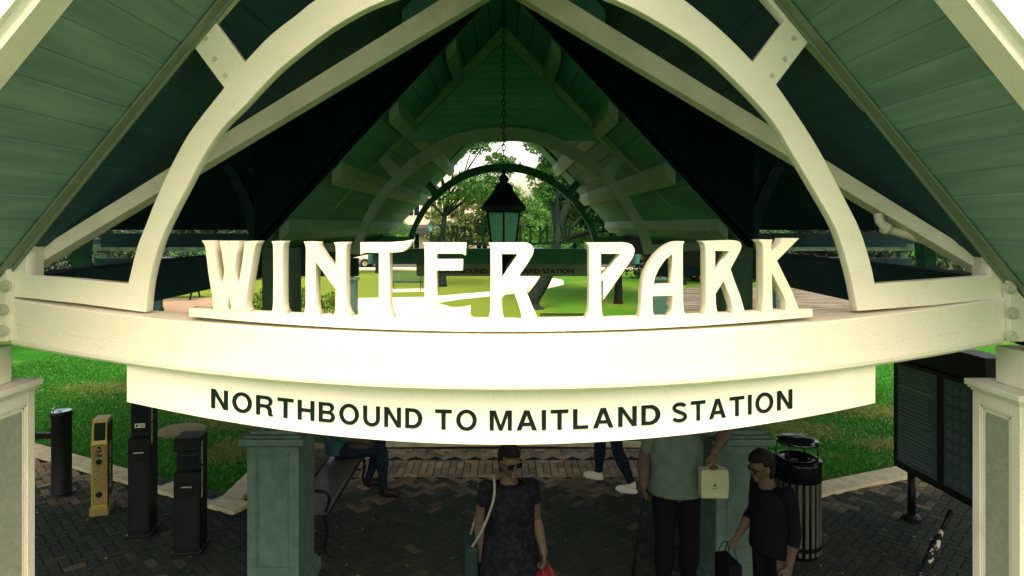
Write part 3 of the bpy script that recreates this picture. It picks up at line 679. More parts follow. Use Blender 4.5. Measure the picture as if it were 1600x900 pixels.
st = [(295 + 975 * i / n_, strip_top(295 + 975 * i / n_)) for i in range(n_ + 1)] + [(1270 - 975 * i / n_, strip_bot(1270 - 975 * i / n_)) for i in range(n_ + 1)]
o = plate('base_strip', [st], YL, .085, M['cream'], bev=.0015); o.parent = name_sign; o.matrix_parent_inverse = Matrix.Translation(name_sign.location).inverted()
# the far gable carries the same letters, seen from behind: turned round so they face away
far_sign = empty('station_name_letters', (0, 13.3, EYE - .5), label='dim WINTER PARK letters on the far gable seen from behind, reading backwards', cat='sign letters')
FS = Matrix.Translation((0, 13.1, EYE + .06)) @ Matrix.Diagonal((-1.0, 1, 1.0, 1)) @ Matrix.Translation((-.0, -YL, -EYE))
for ch in list(name_sign.children):
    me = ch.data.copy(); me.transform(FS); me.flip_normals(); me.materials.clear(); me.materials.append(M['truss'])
    o = link(bpy.data.objects.new(ch.name.split('.')[0], me)); o.parent = far_sign; o.matrix_parent_inverse = Matrix.Translation(far_sign.location).inverted()
# ------------------------------------------------------------ direction board under the beam
board = empty('direction_sign', (0, 2.97, EYE - .9), label='long cream board under the front beam reading NORTHBOUND TO MAITLAND STATION', cat='sign')
sgn_bot = lambda x: 695 - 1.93e-4 * (x - 787) ** 2
YS = 2.98
n_ = 50
st = [(198 + 1170 * i / n_, beam_bot(198 + 1170 * i / n_) - 14) for i in range(n_ + 1)] + [(1368 - 1170 * i / n_, sgn_bot(1368 - 1170 * i / n_)) for i in range(n_ + 1)]
o = plate('board', [st], YS, .03, M['sign'], bev=.0015); o.parent = board; o.matrix_parent_inverse = Matrix.Translation(board.location).inverted()
base_line = lambda x: 672.5 - 1.7e-4 * (x - 787) ** 2
def glyph(c, w=.19):
    """outline polygons of a plain grotesque capital, 1 high; returns (width, [outline, openings...])"""
    def arc(cx, cy, rx, ry, a0, a1, n=10): return [(cx + rx * math.cos(R(a0 + (a1 - a0) * i / n)), cy + ry * math.sin(R(a0 + (a1 - a0) * i / n))) for i in range(n + 1)]
    if c == 'I': return w, [[(0, 0), (w, 0), (w, 1), (0, 1)]]
    if c == 'L': return .66, [[(0, 0), (.66, 0), (.66, .17), (w, .17), (w, 1), (0, 1)]]
    if c == 'T': h = (.76 - w) / 2; return .76, [[(h, 0), (h + w, 0), (h + w, .83), (.76, .83), (.76, 1), (0, 1), (0, .83), (h, .83)]]
    if c == 'H': W = .8; return W, [[(0, 0), (w, 0), (w, .42), (W - w, .42), (W - w, 0), (W, 0), (W, 1), (W - w, 1), (W - w, .59), (w, .59), (w, 1), (0, 1)]]
    if c == 'N': W = .8; return W, [[(0, 0), (w, 0), (w, .70), (W - w - .01, 0), (W, 0), (W, 1), (W - w, 1), (W - w, .30), (w + .01, 1), (0, 1)]]
    if c == 'M': W = .96; return W, [[(0, 0), (.18, 0), (.18, .76), (.40, 0), (.56, 0), (.78, .76), (.78, 0), (W, 0), (W, 1), (.70, 1), (.48, .27), (.26, 1), (0, 1)]]
    if c == 'A': W = .88; return W, [[(0, 0), (.2, 0), (.27, .22), (.61, .22), (.68, 0), (W, 0), (.55, 1), (.33, 1)], [(.32, .38), (.44, .77), (.56, .38)]]
    if c == 'O': return .94, [arc(.47, .5, .47, .53, 0, 360, 36)[:-1], arc(.47, .5, .47 - w, .53 - .17, 0, 360, 36)[:-1]]
    if c == 'D': return .82, [[(0, 0)] + arc(.38, .5, .44, .5, -90, 90, 16) + [(0, 1)], [(w, .17)] + arc(.36, .5, .44 - w, .33, -90, 90, 14) + [(w, .83)]]
    if c == 'U': W = .8; return W, [[(0, 1)] + arc(.4, .36, .4, .39, 180, 360, 18) + [(W, 1), (W - w, 1)] + arc(.4, .36, .4 - w, .22, 360, 180, 16) + [(w, 1)]]
    if c == 'B': return .78, [[(0, 0)] + arc(.5, .275, .28, .275, -90, 70, 12) + arc(.48, .76, .255, .24, -60, 90, 12) + [(0, 1)], [(w, .16)] + arc(.48, .29, .12, .13, -90, 90, 8) + [(w, .42)], [(w, .58)] + arc(.46, .71, .10, .13, -90, 90, 8) + [(w, .84)]]
    if c == 'R': return .82, [[(0, 0), (w, 0), (w, .40), (.40, .40)] + [(.50, .37), (.55, .30), (.56, .12), (.60, 0), (.82, 0), (.76, .10), (.745, .30), (.70, .42), (.62, .48)] + arc(.50, .73, .28, .27, -45, 90, 10) + [(0, 1)], [(w, .56)] + arc(.48, .70, .12, .14, -90, 90, 8) + [(w, .84)]]
    if c == 'S':
        cl = arc(.41, .74, .30, .18, 20, 230, 14) + [(.30, .56), (.52, .46)] + arc(.40, .27, .31, .19, 50, -165, 14)
        P = [Vector((x, y)) for x, y in cl]; A, B = [], []
        for i, p in enumerate(P):
            d = (P[min(i + 1, len(P) - 1)] - P[max(i - 1, 0)]).normalized(); n = Vector((-d.y, d.x)) * .088
            A.append(tuple(p + n)); B.append(tuple(p - n))
        return .80, [A + B[::-1]]
def board_words():
    vs, fs = [], []
    for wd, xa, xb in (('NORTHBOUND', 330, 660), ('TO', 680, 745), ('MAITLAND', 765, 1032), ('STATION', 1050, 1238)):
        gl = [glyph(c) for c in wd]; gap = .20; tot = sum(g[0] for g in gl) + gap * (len(gl) - 1); cx_ = 0
        for gw, outs in gl:
            me = plate('g', [[(x, y) for x, y in o_] for o_ in outs], 0, .001, M['letter_green'], bev=0, unit=False)
            k = len(vs); src = me.data
            keep = [p for p in src.polygons if p.normal.y < -.5]
            for v in src.vertices:
                px = xa + (cx_ + v.co.x) / tot * (xb - xa); cap = 31 - 5e-6 * (px - 787) ** 2
                vs.append((px, base_line(px) - (v.co.z - EYE) * cap))
            fs += [[i + k for i in p.vertices] for p in keep]
            bpy.data.objects.remove(me); cx_ += gw + gap
    return vs, fs
def board_words_old():
    vs, fs = [], []
    for wd, xa, xb in (('NORTHBOUND', 330, 660), ('TO', 680, 745), ('MAITLAND', 765, 1032), ('STATION', 1050, 1238)):
        me = text_mesh(wd, 1.0, .022, .0)
        co = np.array([v.co[:] for v in me.vertices]); x0, x1 = co[:, 0].min(), co[:, 0].max(); y1 = .729
        k = len(vs)
        for x, y, z in co:
            px = xa + (x - x0) / (x1 - x0) * (xb - xa); cap = 31 - 5e-6 * (px - 787) ** 2
            vs.append((px, base_line(px) - y / y1 * cap))
        fs += [[i + k for i in p.vertices] for p in me.polygons]
    return vs, fs
wv, wf = board_words()
me = bpy.data.meshes.new('lettering'); me.from_pydata([tuple(at(x, y, YS - .003)) for x, y in wv], [], wf); me.materials.append(M['letter_green'])
o = link(bpy.data.objects.new('lettering', me)); sm = o.modifiers.new('s', 'SOLIDIFY'); sm.thickness = .0045; sm.offset = 0
o.parent = board; o.matrix_parent_inverse = Matrix.Translation(board.location).inverted()
# the same board on the far gable
fb = empty('direction_sign', (0, 13.1, EYE - .95), label='distant board on the far gable reading NORTHBOUND TO MAITLAND STATION', cat='sign')
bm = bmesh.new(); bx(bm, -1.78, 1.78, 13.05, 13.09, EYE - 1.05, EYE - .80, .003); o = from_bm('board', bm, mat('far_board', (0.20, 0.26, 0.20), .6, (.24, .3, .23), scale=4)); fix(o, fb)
me = text_mesh('NORTHBOUND TO MAITLAND STATION', .125, .003, .002)
xs = [v.co.x for v in me.vertices]; cxm = (min(xs) + max(xs)) / 2; wdm = max(xs) - min(xs)
me.transform(Matrix.Translation((0, 13.046, EYE - .99)) @ Matrix.Rotation(R(90), 4, 'X') @ Matrix.Diagonal((2.85 / wdm, 1, 1, 1)) @ Matrix.Translation((-cxm, 0, 0)))
me.materials.clear(); me.materials.append(M['letter_green']); o = link(bpy.data.objects.new('lettering', me)); fix(o, fb)

# ------------------------------------------------------------ ticket machines and fountain, left
def textplate(body, h, m, parent, loc, rot=(R(90), 0, 0), width=None, name='lettering', weight=.01):
    me = text_mesh(body, 1, weight, .002)
    xs = [v.co.x for v in me.vertices]; w_ = max(xs) - min(xs); sc = h / .73
    sx = sc if width is None else width / w_
    me.transform(Matrix.Diagonal((sx, sc, 1, 1)) @ Matrix.Translation((-min(xs), 0, 0)))
    me.materials.clear(); me.materials.append(m)
    o = link(bpy.data.objects.new(name, me), parent); o.location = loc; o.rotation_euler = rot; return o
def ring_loop(bm, secs, mi=0):
    rr = [[bm.verts.new(p) for p in s_] for s_ in secs]
    for a, b in zip(rr, rr[1:]):
        for k in range(len(a)): bm.faces.new((a[k], a[(k + 1) % len(a)], b[(k + 1) % len(a)], b[k])).material_index = mi
    bm.faces.new(rr[0][::-1]); bm.faces.new(rr[-1])
    bmesh.ops.recalc_face_normals(bm, faces=bm.faces)
def rect(w_, d, z, y0=0): return [(-w_, y0 - d, z), (w_, y0 - d, z), (w_, y0 + d, z), (-w_, y0 + d, z)]
# yellow validator
v = empty('ticket_validator', (-4.46, 7.1, 0), R(16), 'slim yellow ticket validator post with a dark screen beside the lawn kerb', 'ticket validator')
bm = bmesh.new(); ring_loop(bm, [rect(.078, .085, z, y) for z, y in ((.10, 0), (.78, 0), (.84, .012), (1.03, .035), (1.055, .045))]); bmesh.ops.bevel(bm, geom=list(bm.edges), offset=.006, segments=2, affect='EDGES')
from_bm('column', bm, M['yellow'], v)
bm = bmesh.new(); bx(bm, -.066, .066, -.091, -.083, .12, .79, .004); from_bm('front_panel', bm, M['stone_g'], v)
bm = bmesh.new(); bx(bm, .074, .086, -.075, .085, .12, 1.02, .003); from_bm('side_panel', bm, M['black'], v)
bm = bmesh.new(); bx(bm, -.055, .055, -.004, .004, -.095, .095, .004)
sc = from_bm('screen', bm, M['lens'], v); sc.location = (0, -.071, .925); sc.rotation_euler.x = R(-7)
bm = bmesh.new(); lathe(bm, [(.03, 0), (.03, .006), (.022, .008)], n=24); b = from_bm('card_reader', bm, M['lens'], v); b.location = (0, -.09, .60); b.rotation_euler.x = R(90)
bm = bmesh.new(); lathe(bm, [(.032, 0), (.032, .005), (.024, .006)], n=24); b = from_bm('emblem', bm, M['black'], v); b.location = (0, -.09, .24); b.rotation_euler.x = R(90)
bm = bmesh.new(); tri = [bm.verts.new(p) for p in ((-.022, 0, 0), (.016, 0, .02), (.016, 0, -.02))]; bm.faces.new(tri); b = from_bm('arrow', bm, M['black'], v); b.location = (0, -.0925, .755)
textplate('TAP', .03, M['black'], v, (-.03, -.093, .70), width=.055)
textplate('HERE', .03, M['black'], v, (-.032, -.093, .655), width=.065)
textplate('TICKET VALIDATOR', .045, M['print'], v, (.0875, -.03, .80), (R(90), R(90), R(90)), width=.52)
bm = bmesh.new()
for k in range(3): 
    q = [(.0872, -.06 + k * .05, .13), (.0872, -.035 + k * .05, .13), (.0872, -.005 + k * .05, .2), (.0872, -.03 + k * .05, .2)]
    bm.faces.new([bm.verts.new(p) for p in q])
from_bm('stripe_marking', bm, M['print'], v)
bm = bmesh.new(); bx(bm, -.095, .095, -.10, .10, 0, .10, .01); from_bm('base', bm, M['stone_g'], v)
M['bench_dark'] = mat('dull_black_door', (.005, .008, .008), .6, (.008, .012, .012), scale=12)
# two black machines
def machine(name, loc, rz, w_, h, label, notch, sticker):
    r = empty(name, loc, rz, label, 'ticket machine', 'black ticket machines'); d = .12; hw = w_ / 2
    bm = bmesh.new(); zn = notch
    ring_loop(bm, [[(-hw, -d, z0 + .0) if False else (x, y, z0) for x, y in ((-hw + l, -d + f), (hw, -d + f), (hw, d), (-hw + l, d))] for z0, l, f in ((.05, 0, 0), (zn - .01, 0, 0), (zn + .01, .018, .035), (h - .14, .018, .035), (h - .12, 0, .0), (h - .01, 0, .0), (h, .008, .012))])
    from_bm('cabinet', bm, M['black'], r)
    bm = bmesh.new(); bx(bm, -hw + .035, hw - .03, -d + .028, -d + .036, zn + .05, h - .17, .003); from_bm('display_panel', bm, M['lens'], r)
    bm = bmesh.new(); bx(bm, -hw - .02, hw + .02, -d - .02, d + .02, 0, .05, .006); from_bm('base', bm, M['black'], r)
    bm = bmesh.new(); bx(bm, -.05, .05, -d - .004, -d + .002, zn - .16, zn - .145, .001); from_bm('card_slot', bm, M['steel'], r)
    for qx in (-1, 1):
        bm = bmesh.new(); lathe(bm, [(.009, 0), (.009, .008), (.004, .01)], (qx * (hw + .008), -d - .009, .05), 8); from_bm('bolt', bm, M['steel'], r)
    bm = bmesh.new(); bx(bm, -hw + .02, hw - .02, -d - .0025, -d + .001, .10, zn - .25, .001); from_bm('service_door', bm, M['bench_dark'], r)
    if sticker:
        bm = bmesh.new(); bx(bm, -.045, .05, -.002, .002, -.022, .022); st_ = from_bm('sticker', bm, M['print'], r); st_.location = (0, -d + .026, zn + .12)
        bm = bmesh.new(); lathe(bm, [(.013, 0), (.013, .001)], n=16); e_ = from_bm('emblem', bm, M['black'], st_); e_.location = (-.024, -.0025, 0); e_.rotation_euler.x = R(90)
        bm = bmesh.new()
        for k in range(3): bx(bm, .0, .04, -.0035, -.0025, -.012 + k * .01, -.008 + k * .01)
        from_bm('lettering', bm, M['black'], st_)
    textplate('TICKET VENDING MACHINE' if sticker else 'TICKET MACHINE', .026, M['print'], r, (hw + .002, -.06, h - .05), (R(90), R(90), R(90)), width=.62 if sticker else .55)
    return r
machine('ticket_machine', (-3.73, 6.62, 0), R(10), .20, 1.62, 'tallest black ticket machine with a pale sticker, half behind the direction board', 1.03, True)
machine('ticket_machine', (-3.07, 6.28, 0), R(8), .235, 1.14, 'short wide black ticket machine nearest the left stone pier', .82, False)
# drinking fountain
f = empty('drinking_fountain', (-5.25, 7.6, 0), R(0), 'dark cylindrical drinking fountain with a lower side bowl at the far left', 'drinking fountain')
bm = bmesh.new(); lathe(bm, [(.115, .03), (.105, .05), (.105, .9), (.118, .95), (.12, .985), (.112, .99), (.09, .965), (.02, .955)], n=28, cap=False); from_bm('pedestal', bm, M['black'], f)
bm = bmesh.new(); lathe(bm, [(.155, 0), (.155, .02), (.13, .035)], n=28); from_bm('base', bm, M['black'], f)
bm = bmesh.new(); lathe(bm, [(.112, .0), (.10, .012), (.05, -.008), (.01, -.012)], (0, 0, .982), n=28, cap=False); from_bm('basin', bm, M['steel'], f)
bm = bmesh.new(); tube(bm, [(-.07, -.04, .98), (-.07, -.04, 1.03), (-.05, -.03, 1.045), (-.02, -.01, 1.03)], .009, 8); from_bm('spout', bm, M['steel'], f)
bm = bmesh.new(); bx(bm, -.36, -.09, -.03, .03, .66, .73, .01); from_bm('bracket', bm, M['black'], f)
bm = bmesh.new(); lathe(bm, [(.07, -.12), (.12, -.06), (.125, .05), (.12, .06), (.10, .04), (.02, .02)], (-.46, 0, .72), n=28, cap=False); b = from_bm('lower_bowl', bm, M['black'], f)
bm = bmesh.new(); lathe(bm, [(.112, .055), (.06, .035), (.01, .03)], (-.46, 0, .72), n=28, cap=False); c = from_bm('basin', bm, M['steel'], b)
# ------------------------------------------------------------ slatted benches
def slat_bench(loc, rz, label, L=1.75, mt='black', slatm=None, group='slatted metal benches', cat='bench'):
    r = empty('park_bench', loc, rz, label, cat, group)    # local: length along X, sitter faces -Y
    slatm = slatm or M['bench']
    prof = [(-.30, .405), (-.295, .44), (-.25, .452), (-.12, .44), (.05, .43), (.13, .45), (.17, .52), (.22, .72), (.25, .86), (.29, .89)]
    bm = bmesh.new(); n = int(L / .045)
    sp = smooth_pts(prof, 3)
    def strip(bm, x, pts, w_):
        vs = [[bm.verts.new((x - w_, y, z)), bm.verts.new((x + w_, y, z)), bm.verts.new((x + w_, y, z - .008)), bm.verts.new((x - w_, y, z - .008))] for y, z in pts]
        for a, b in zip(vs, vs[1:]):
            for k in range(4): bm.faces.new((a[k], a[(k + 1) % 4], b[(k + 1) % 4], b[k]))
    cut = [p for p in sp if p[1] < .47 and p[0] < .14]; up = [p for p in sp if p not in cut]
    for i in range(n): strip(bm, -L / 2 + (i + .5) * L / n, cut, .013)
    bmesh.ops.recalc_face_normals(bm, faces=bm.faces); from_bm('seat', bm, slatm, r)
    bm = bmesh.new()
    for i in range(n): strip(bm, -L / 2 + (i + .5) * L / n, [cut[-1]] + up, .013)
    bmesh.ops.recalc_face_normals(bm, faces=bm.faces); from_bm('backrest', bm, slatm, r)
    bm = bmesh.new(); tube(bm, [(-L / 2, -.3, .43), (L / 2, -.3, .43)], .014, 8); tube(bm, [(-L / 2, .28, .88), (L / 2, .28, .88)], .016, 8); tube(bm, [(-L / 2, .1, .43), (L / 2, .1, .43)], .016, 8)
    from_bm('rail', bm, M[mt], r)
    for sx in (-1, 1):
        x = sx * (L / 2 - .05)
        bm = bmesh.new()
        tube(bm, smooth_pts_3([(x, -.34, .02), (x, -.27, .12), (x, -.29, .28), (x, -.26, .42)]), .018, 8)
        from_bm('leg', bm, M[mt], r)
        bm = bmesh.new(); tube(bm, smooth_pts_3([(x, .34, .02), (x, .20, .14), (x, .12, .28), (x, .12, .43)]), .018, 8); tube(bm, [(x, -.24, .22), (x, 0, .30), (x, .14, .26)], .012, 8)
        from_bm('leg', bm, M[mt], r)
        bm = bmesh.new(); tube(bm, smooth_pts_3([(x, -.27, .44), (x, -.31, .56), (x, -.27, .64), (x, -.05, .65), (x, .20, .64)]), .015, 8)
        from_bm('armrest', bm, M[mt], r)
    return r
def smooth_pts_3(p, k=4):
    out = []
    for i in range(len(p) - 1):
        a, b, c, d = p[max(i - 1, 0)], p[i], p[i + 1], p[min(i + 2, len(p) - 1)]
        for j in range(k):
            t = j / k; out.append(tuple(0.5 * ((2 * b[q]) + (-a[q] + c[q]) * t + (2 * a[q] - 5 * b[q] + 4 * c[q] - d[q]) * t * t + (-a[q] + 3 * b[q] - 3 * c[q] + d[q]) * t ** 3) for q in range(3)))
    out.append(tuple(p[-1])); return out
M['bench'] = mat('bench_slats', (0.05, 0.06, 0.05), 0.3, spec=0.7)
slat_bench((-1.98, 6.95, 0), R(90), 'black slatted bench beside the left stone pier, someone sitting on it')
slat_bench((2.05, 7.15, 0), R(-90), 'black slatted bench behind the man with the paper bag')
M['bench_green'] = mat('green_enamel', (0.006, 0.03, 0.022), .4)
slat_bench((-4.65, 30.9, .02), R(-4), 'green metal bench standing alone on the far lawn', 1.5, 'bench_green', mat('green_slats', (0.006, 0.045, 0.032), .5))
slat_bench((1.72, 16.9, .0), R(180), 'dark slatted bench seen from behind between the R and the P', 1.55, 'black', M['black'])
# ------------------------------------------------------------ trash can
t = empty('trash_can', (2.86, 6.25, 0), 0, 'black slatted round trash can with a raised rain lid', 'trash can')
bm = bmesh.new(); lathe(bm, [(.20, 0), (.20, .05), (.215, .06)], n=32); from_bm('base', bm, M['blackgloss'], t)
bm = bmesh.new(); lathe(bm, [(.185, .05), (.185, .80)], n=32); from_bm('liner', bm, M['black'], t)
bm = bmesh.new()
for k in range(22):
    a = 2 * math.pi * k / 22; vs = bx(bm, -.017, .017, -.006, .006, .05, .74, .002)
    for q in vs: q.co = Matrix.Rotation(a, 3, 'Z') @ Vector((q.co.x, q.co.y - .215, q.co.z))
from_bm('slats', bm, M['bench'], t)
bm = bmesh.new(); lathe(bm, [(.226, .1), (.226, .14)], n=36, cap=False); from_bm('hoop', bm, M['blackgloss'], t)
bm = bmesh.new(); lathe(bm, [(.225, .74), (.232, .76), (.232, .90), (.225, .93), (.17, .94), (.12, .93), (.10, .86)], n=36, cap=False); from_bm('collar', bm, M['blackgloss'], t)
bm = bmesh.new(); lathe(bm, [(.19, 1.08), (.205, 1.085), (.205, 1.105), (.15, 1.125), (.05, 1.132)], n=36); from_bm('lid', bm, mat('polished_lid', (.05, .07, .06), .12, metal=.85), t)
for k in range(4):
    a = R(45 + 90 * k); bm = bmesh.new(); tube(bm, [(.20 * math.cos(a), .20 * math.sin(a), .92), (.195 * math.cos(a), .195 * math.sin(a), 1.09)], .006, 8); from_bm('lid_support', bm, M['black'], t)
# ------------------------------------------------------------ information board, right
A_, B_ = Vector((4.30, 6.95, 0)), Vector((4.38, 5.95, 0))
ib = empty('information_board', (A_.x, A_.y, 0), 0, 'tall dark information board with timetable posters near the right pier', 'information board')
d = (B_ - A_).normalized(); ang = math.atan2(d.y, d.x); Lb = 1.12
ib.rotation_euler.z = ang       # local x runs along the board, local -y is the poster face
bm = bmesh.new(); bx(bm, -.04, Lb, .0, .26, .56, 1.98, .012); from_bm('cabinet', bm, M['black'], ib)
bm = bmesh.new(); bx(bm, -.03, Lb - .01, -.05, -.002, .58, 1.74, .006); fr = from_bm('frame', bm, M['black'], ib)
M['poster'] = mat('faded_poster', (0.035, 0.07, 0.075), .25, (0.05, .09, .09), scale=4)
M['poster_l'] = mat('poster_print', (0.10, 0.17, 0.16), .3)
bm = bmesh.new(); bx(bm, .04, .60, -.056, -.0505, .66, 1.70); p1 = from_bm('poster', bm, M['poster'], ib)
bm = bmesh.new(); rr_ = random.Random(2); z = 1.64
while z > .70:
    h_ = rr_.choice((.008, .012, .03 if z > 1.4 else .012)); bx(bm, .07, .07 + rr_.uniform(.35, .5), -.0585, -.0565, z - h_, z); z -= h_ + rr_.uniform(.012, .03)
from_bm('print', bm, M['poster_l'], p1)
bm = bmesh.new(); bx(bm, .70, 1.02, -.056, -.0505, .66, 1.70); p2 = from_bm('poster', bm, M['poster'], ib)
bm = bmesh.new()
for i in range(3):
    for j in range(9): bx(bm, .73 + i * .09, .80 + i * .09, -.0585, -.0565, .70 + j * .11, .775 + j * .11)
from_bm('print', bm, mat('dim_print', (.05, .09, .09), .4), p2)
for x in (0.05, Lb - .08):
    bm = bmesh.new(); lathe(bm, [(.04, .0), (.04, .57)], (x, .1, 0), n=20); lathe(bm, [(.095, 0), (.095, .05), (.08, .07), (.045, .085)], (x, .1, 0), n=12); from_bm('post', bm, M['black'], ib)
# ------------------------------------------------------------ hanging lantern
ln = empty('hanging_lantern', (0, 6.6, 0), 0, 'black six-sided lantern hanging on a long chain inside the canopy', 'lantern')
lz = lambda py: EYE - (py - 351) * .0066
bm = bmesh.new()
lathe(bm, [(.002, lz(262)), (.025, lz(267)), (.015, lz(272)), (.045, lz(276)), (.05, lz(281)), (.04, lz(285)), (.075, lz(288)), (.11, lz(300)), (.19, lz(315)), (.225, lz(322)), (.23, lz(329)), (.19, lz(331))], n=12, cap=False); from_bm('cap', bm, M['black'], ln)
bm = bmesh.new(); ring = []
lathe(bm, [(.185, lz(331)), (.125, lz(398))], n=6, cap=True, rot=R(30)); from_bm('glass', bm, M['glass_l'], ln)
bm = bmesh.new()
for k in range(6):
    a = R(30 + 60 * k)
    tube(bm, [(.19 * math.cos(a), .19 * math.sin(a), lz(330)), (.13 * math.cos(a), .13 * math.sin(a), lz(399))], .011, 6)
for rr2, zz in ((.19, 331), (.13, 398)): tube(bm, [(rr2 * math.cos(R(30 + 60 * k)), rr2 * math.sin(R(30 + 60 * k)), lz(zz)) for k in range(6)], .012, 6, closed=True)
lathe(bm, [(.13, lz(398)), (.10, lz(403)), (.04, lz(412)), (.02, lz(420)), (.03, lz(424)), (.002, lz(430))], n=12); from_bm('frame', bm, M['black'], ln)
bm = bmesh.new(); z = lz(262); k = 0
while z < EYE + 2.42:
    pts = [(.017 * math.cos(R(a)) * (1 if k % 2 else 0), .017 * math.cos(R(a)) * (0 if k % 2 else 1), z + .032 + .036 * math.sin(R(a))) for a in range(0, 360, 30)]
    tube(bm, pts, .0055, 6, closed=True); z += .058; k += 1
from_bm('chain', bm, M['black'], ln)
for o in list(ln.children): o.location = (0, 0, 0)

# fallen leaves
rs_ = np.random.RandomState(9); V_, F_, T_ = [], [], []
while len(F_) < 900:
    x, y = rs_.uniform(-9, 9), rs_.uniform(5.5, 13)
    if abs(x) < 3 and y > 9.1: continue
    z = .02 if inside((x, y), COURT) else .05; a = rs_.uniform(0, 6.3); s0 = rs_.uniform(.012, .028); q = len(V_); t0, t1 = rs_.uniform(-.01, .012, 2)
    ca, sa = math.cos(a) * s0, math.sin(a) * s0
    V_ += [(x - ca, y - sa, z), (x + sa * .5, y - ca * .5, z + abs(t0)), (x + ca, y + sa, z + .002), (x - sa * .5, y + ca * .5, z + abs(t1))]; F_.append((q, q + 1, q + 2, q + 3)); T_.append(rs_.uniform(0, 1))
o = from_pydata('fallen_leaves', V_, F_, leaf_mat('dry_leaf', (0.05, 0.035, 0.012), (0.22, 0.17, 0.06), .1)); a_ = o.data.attributes.new('tone', 'FLOAT', 'FACE'); a_.data.foreach_set('value', T_)
tag(o, 'small dry leaves scattered over the bricks and both lawns', 'leaves', kind='stuff')
# ------------------------------------------------------------ trees, shrubs
def leaf_mesh(name, blobs, n, size, m, parent=None, seed=0, flat=.0):
    """leaf sprays through the volume of several clumps; tone varies per clump and leaf"""
    rs = np.random.RandomState(seed); wts = np.array([b[3] ** 2.3 for b in blobs]); wts /= wts.sum()
    V, F, T = [], [], []
    for bi, (x, y, z, r) in enumerate(blobs):
        k = int(n * wts[bi]) + 1; tone0 = rs.uniform(.1, .75)
        sub = [(rs.normal(0, .5, 3)) for _ in range(max(3, int(k / 45)))]
        for i in range(k):
            c = sub[rs.randint(len(sub))] + rs.normal(0, .17, 3)
            L = np.linalg.norm(c)
            if L > 1: c = c / L * rs.uniform(.75, 1.05)
            p = np.array([x, y, z]) + c * r * np.array([1, 1, .8])
            a = rs.normal(0, 1, 3); a /= np.linalg.norm(a); b = np.cross(a, rs.normal(0, 1, 3)); b /= np.linalg.norm(b) + 1e-9
            s_ = size * rs.uniform(.6, 1.4); q = len(V)
            V += [p - a * s_, p + b * s_ * .45, p + a * s_, p - b * s_ * .45]; F.append((q, q + 1, q + 2, q + 3)); T.append(min(1, max(0, tone0 + rs.normal(0, .2))))
    o = from_pydata(name, V, F, m, parent); at_ = o.data.attributes.new('tone', 'FLOAT', 'FACE'); at_.data.foreach_set('value', T); return o
def tree(name, loc, pts, r0, blobs, n, size, leaf, label, group=None, bark='bark', seed=0, cat='tree'):
    t = empty(name, loc, 0, label, cat, group); rs = random.Random(seed)
    bm = bmesh.new(); sp = smooth_pts_3(pts, 4); N = len(sp)
    tube(bm, sp, [r0 * (1.5 if i == 0 else 1.15 if i == 1 else 1 - .6 * i / N) for i in range(N)], 12)
    top = Vector(sp[-1]); mid = Vector(sp[int(N * .7)])
    for k, (x, y, z, r) in enumerate(blobs):
        s0 = top if k % 2 else mid; e = Vector((x, y, z)); q = s0.lerp(e, .5) + Vector((rs.uniform(-.3, .3), rs.uniform(-.3, .3), rs.uniform(-.1, .3))) * r * .4
        tube(bm, smooth_pts_3([tuple(s0), tuple(q), tuple(e)], 4), [r0 * .30, r0 * .28, r0 * .24, r0 * .20, r0 * .17, r0 * .14, r0 * .11, r0 * .08, r0 * .04], 7)
        for _ in range(5):
            d_ = Vector((rs.gauss(0, 1), rs.gauss(0, 1), rs.gauss(.2, .7))).normalized() * r * .8
            m1 = e.lerp(q, .3); tube(bm, [m1, m1 + d_ * .5 + Vector((0, 0, .1)), m1 + d_], [r0 * .14, r0 * .09, r0 * .03], 5)
    from_bm('trunk', bm, M[bark], t); leaf_mesh('crown', blobs, n, size, M[leaf], t, seed)
    return t
def rblobs(cx, cy, cz, sx, sy, sz, k, r, seed):
    rs = random.Random(seed); return [(cx + rs.uniform(-sx, sx), cy + rs.uniform(-sy, sy), cz + rs.uniform(-sz, sz), r * rs.uniform(.7, 1.25)) for _ in range(k)]
tree('oak_tree', (1.15, 24.2, 0), [(0, 0, -.1), (-.05, 0, .35), (.35, 0, 1.0), (.75, 0, 1.9), (1.0, .2, 3.2), (1.5, .6, 4.4)], .30,
     rblobs(2.6, 2.5, 6.2, 2.4, 2.6, 1.7, 9, 1.5, 1) + [(.6, 1.0, 6.6, 1.2), (3.2, .5, 4.9, 1.1), (4.4, 1.5, 4.9, 1.2), (2.0, 3.5, 4.5, 1.3), (3.6, 4.0, 3.9, 1.4), (5.4, 3.0, 4.2, 1.3), (.9, 4.5, 5.2, 1.1), (4.4, 6.0, 2.9, 1.3), (2.2, 7.0, 3.2, 1.3)], 42000, .09, 'leaf', 'leaning oak with a thick bent trunk behind the letter R', seed=1)
tree('oak_tree', (-3.2, 33, 0), [(0, 0, -.1), (.05, 0, 1.5), (.1, 0, 3.2), (.3, .2, 4.6)], .22,
     rblobs(.9, 0, 6.8, 3.2, 1.5, 1.7, 14, .95, 5) + [(1.9, 0, 4.9, .8), (-1.0, 0, 5.2, .8), (.4, 0, 4.7, .7)], 17000, .09, 'leaf', 'thin open tree with white sky between its branches left of the lantern', seed=2)
tree('oak_tree', (4.62, 25.8, 0), [(0, 0, -.1), (0, 0, .5), (.02, 0, 1.6), (.05, 0, 2.6), (.1, 0, 3.6)], .19,
     rblobs(.9, 1.5, 4.9, 2.6, 2.0, 1.2, 9, 1.25, 8), 16000, .10, 'leaf_dk', 'dark straight-trunked tree standing between the letters P and A', bark='bark_dk', seed=3)
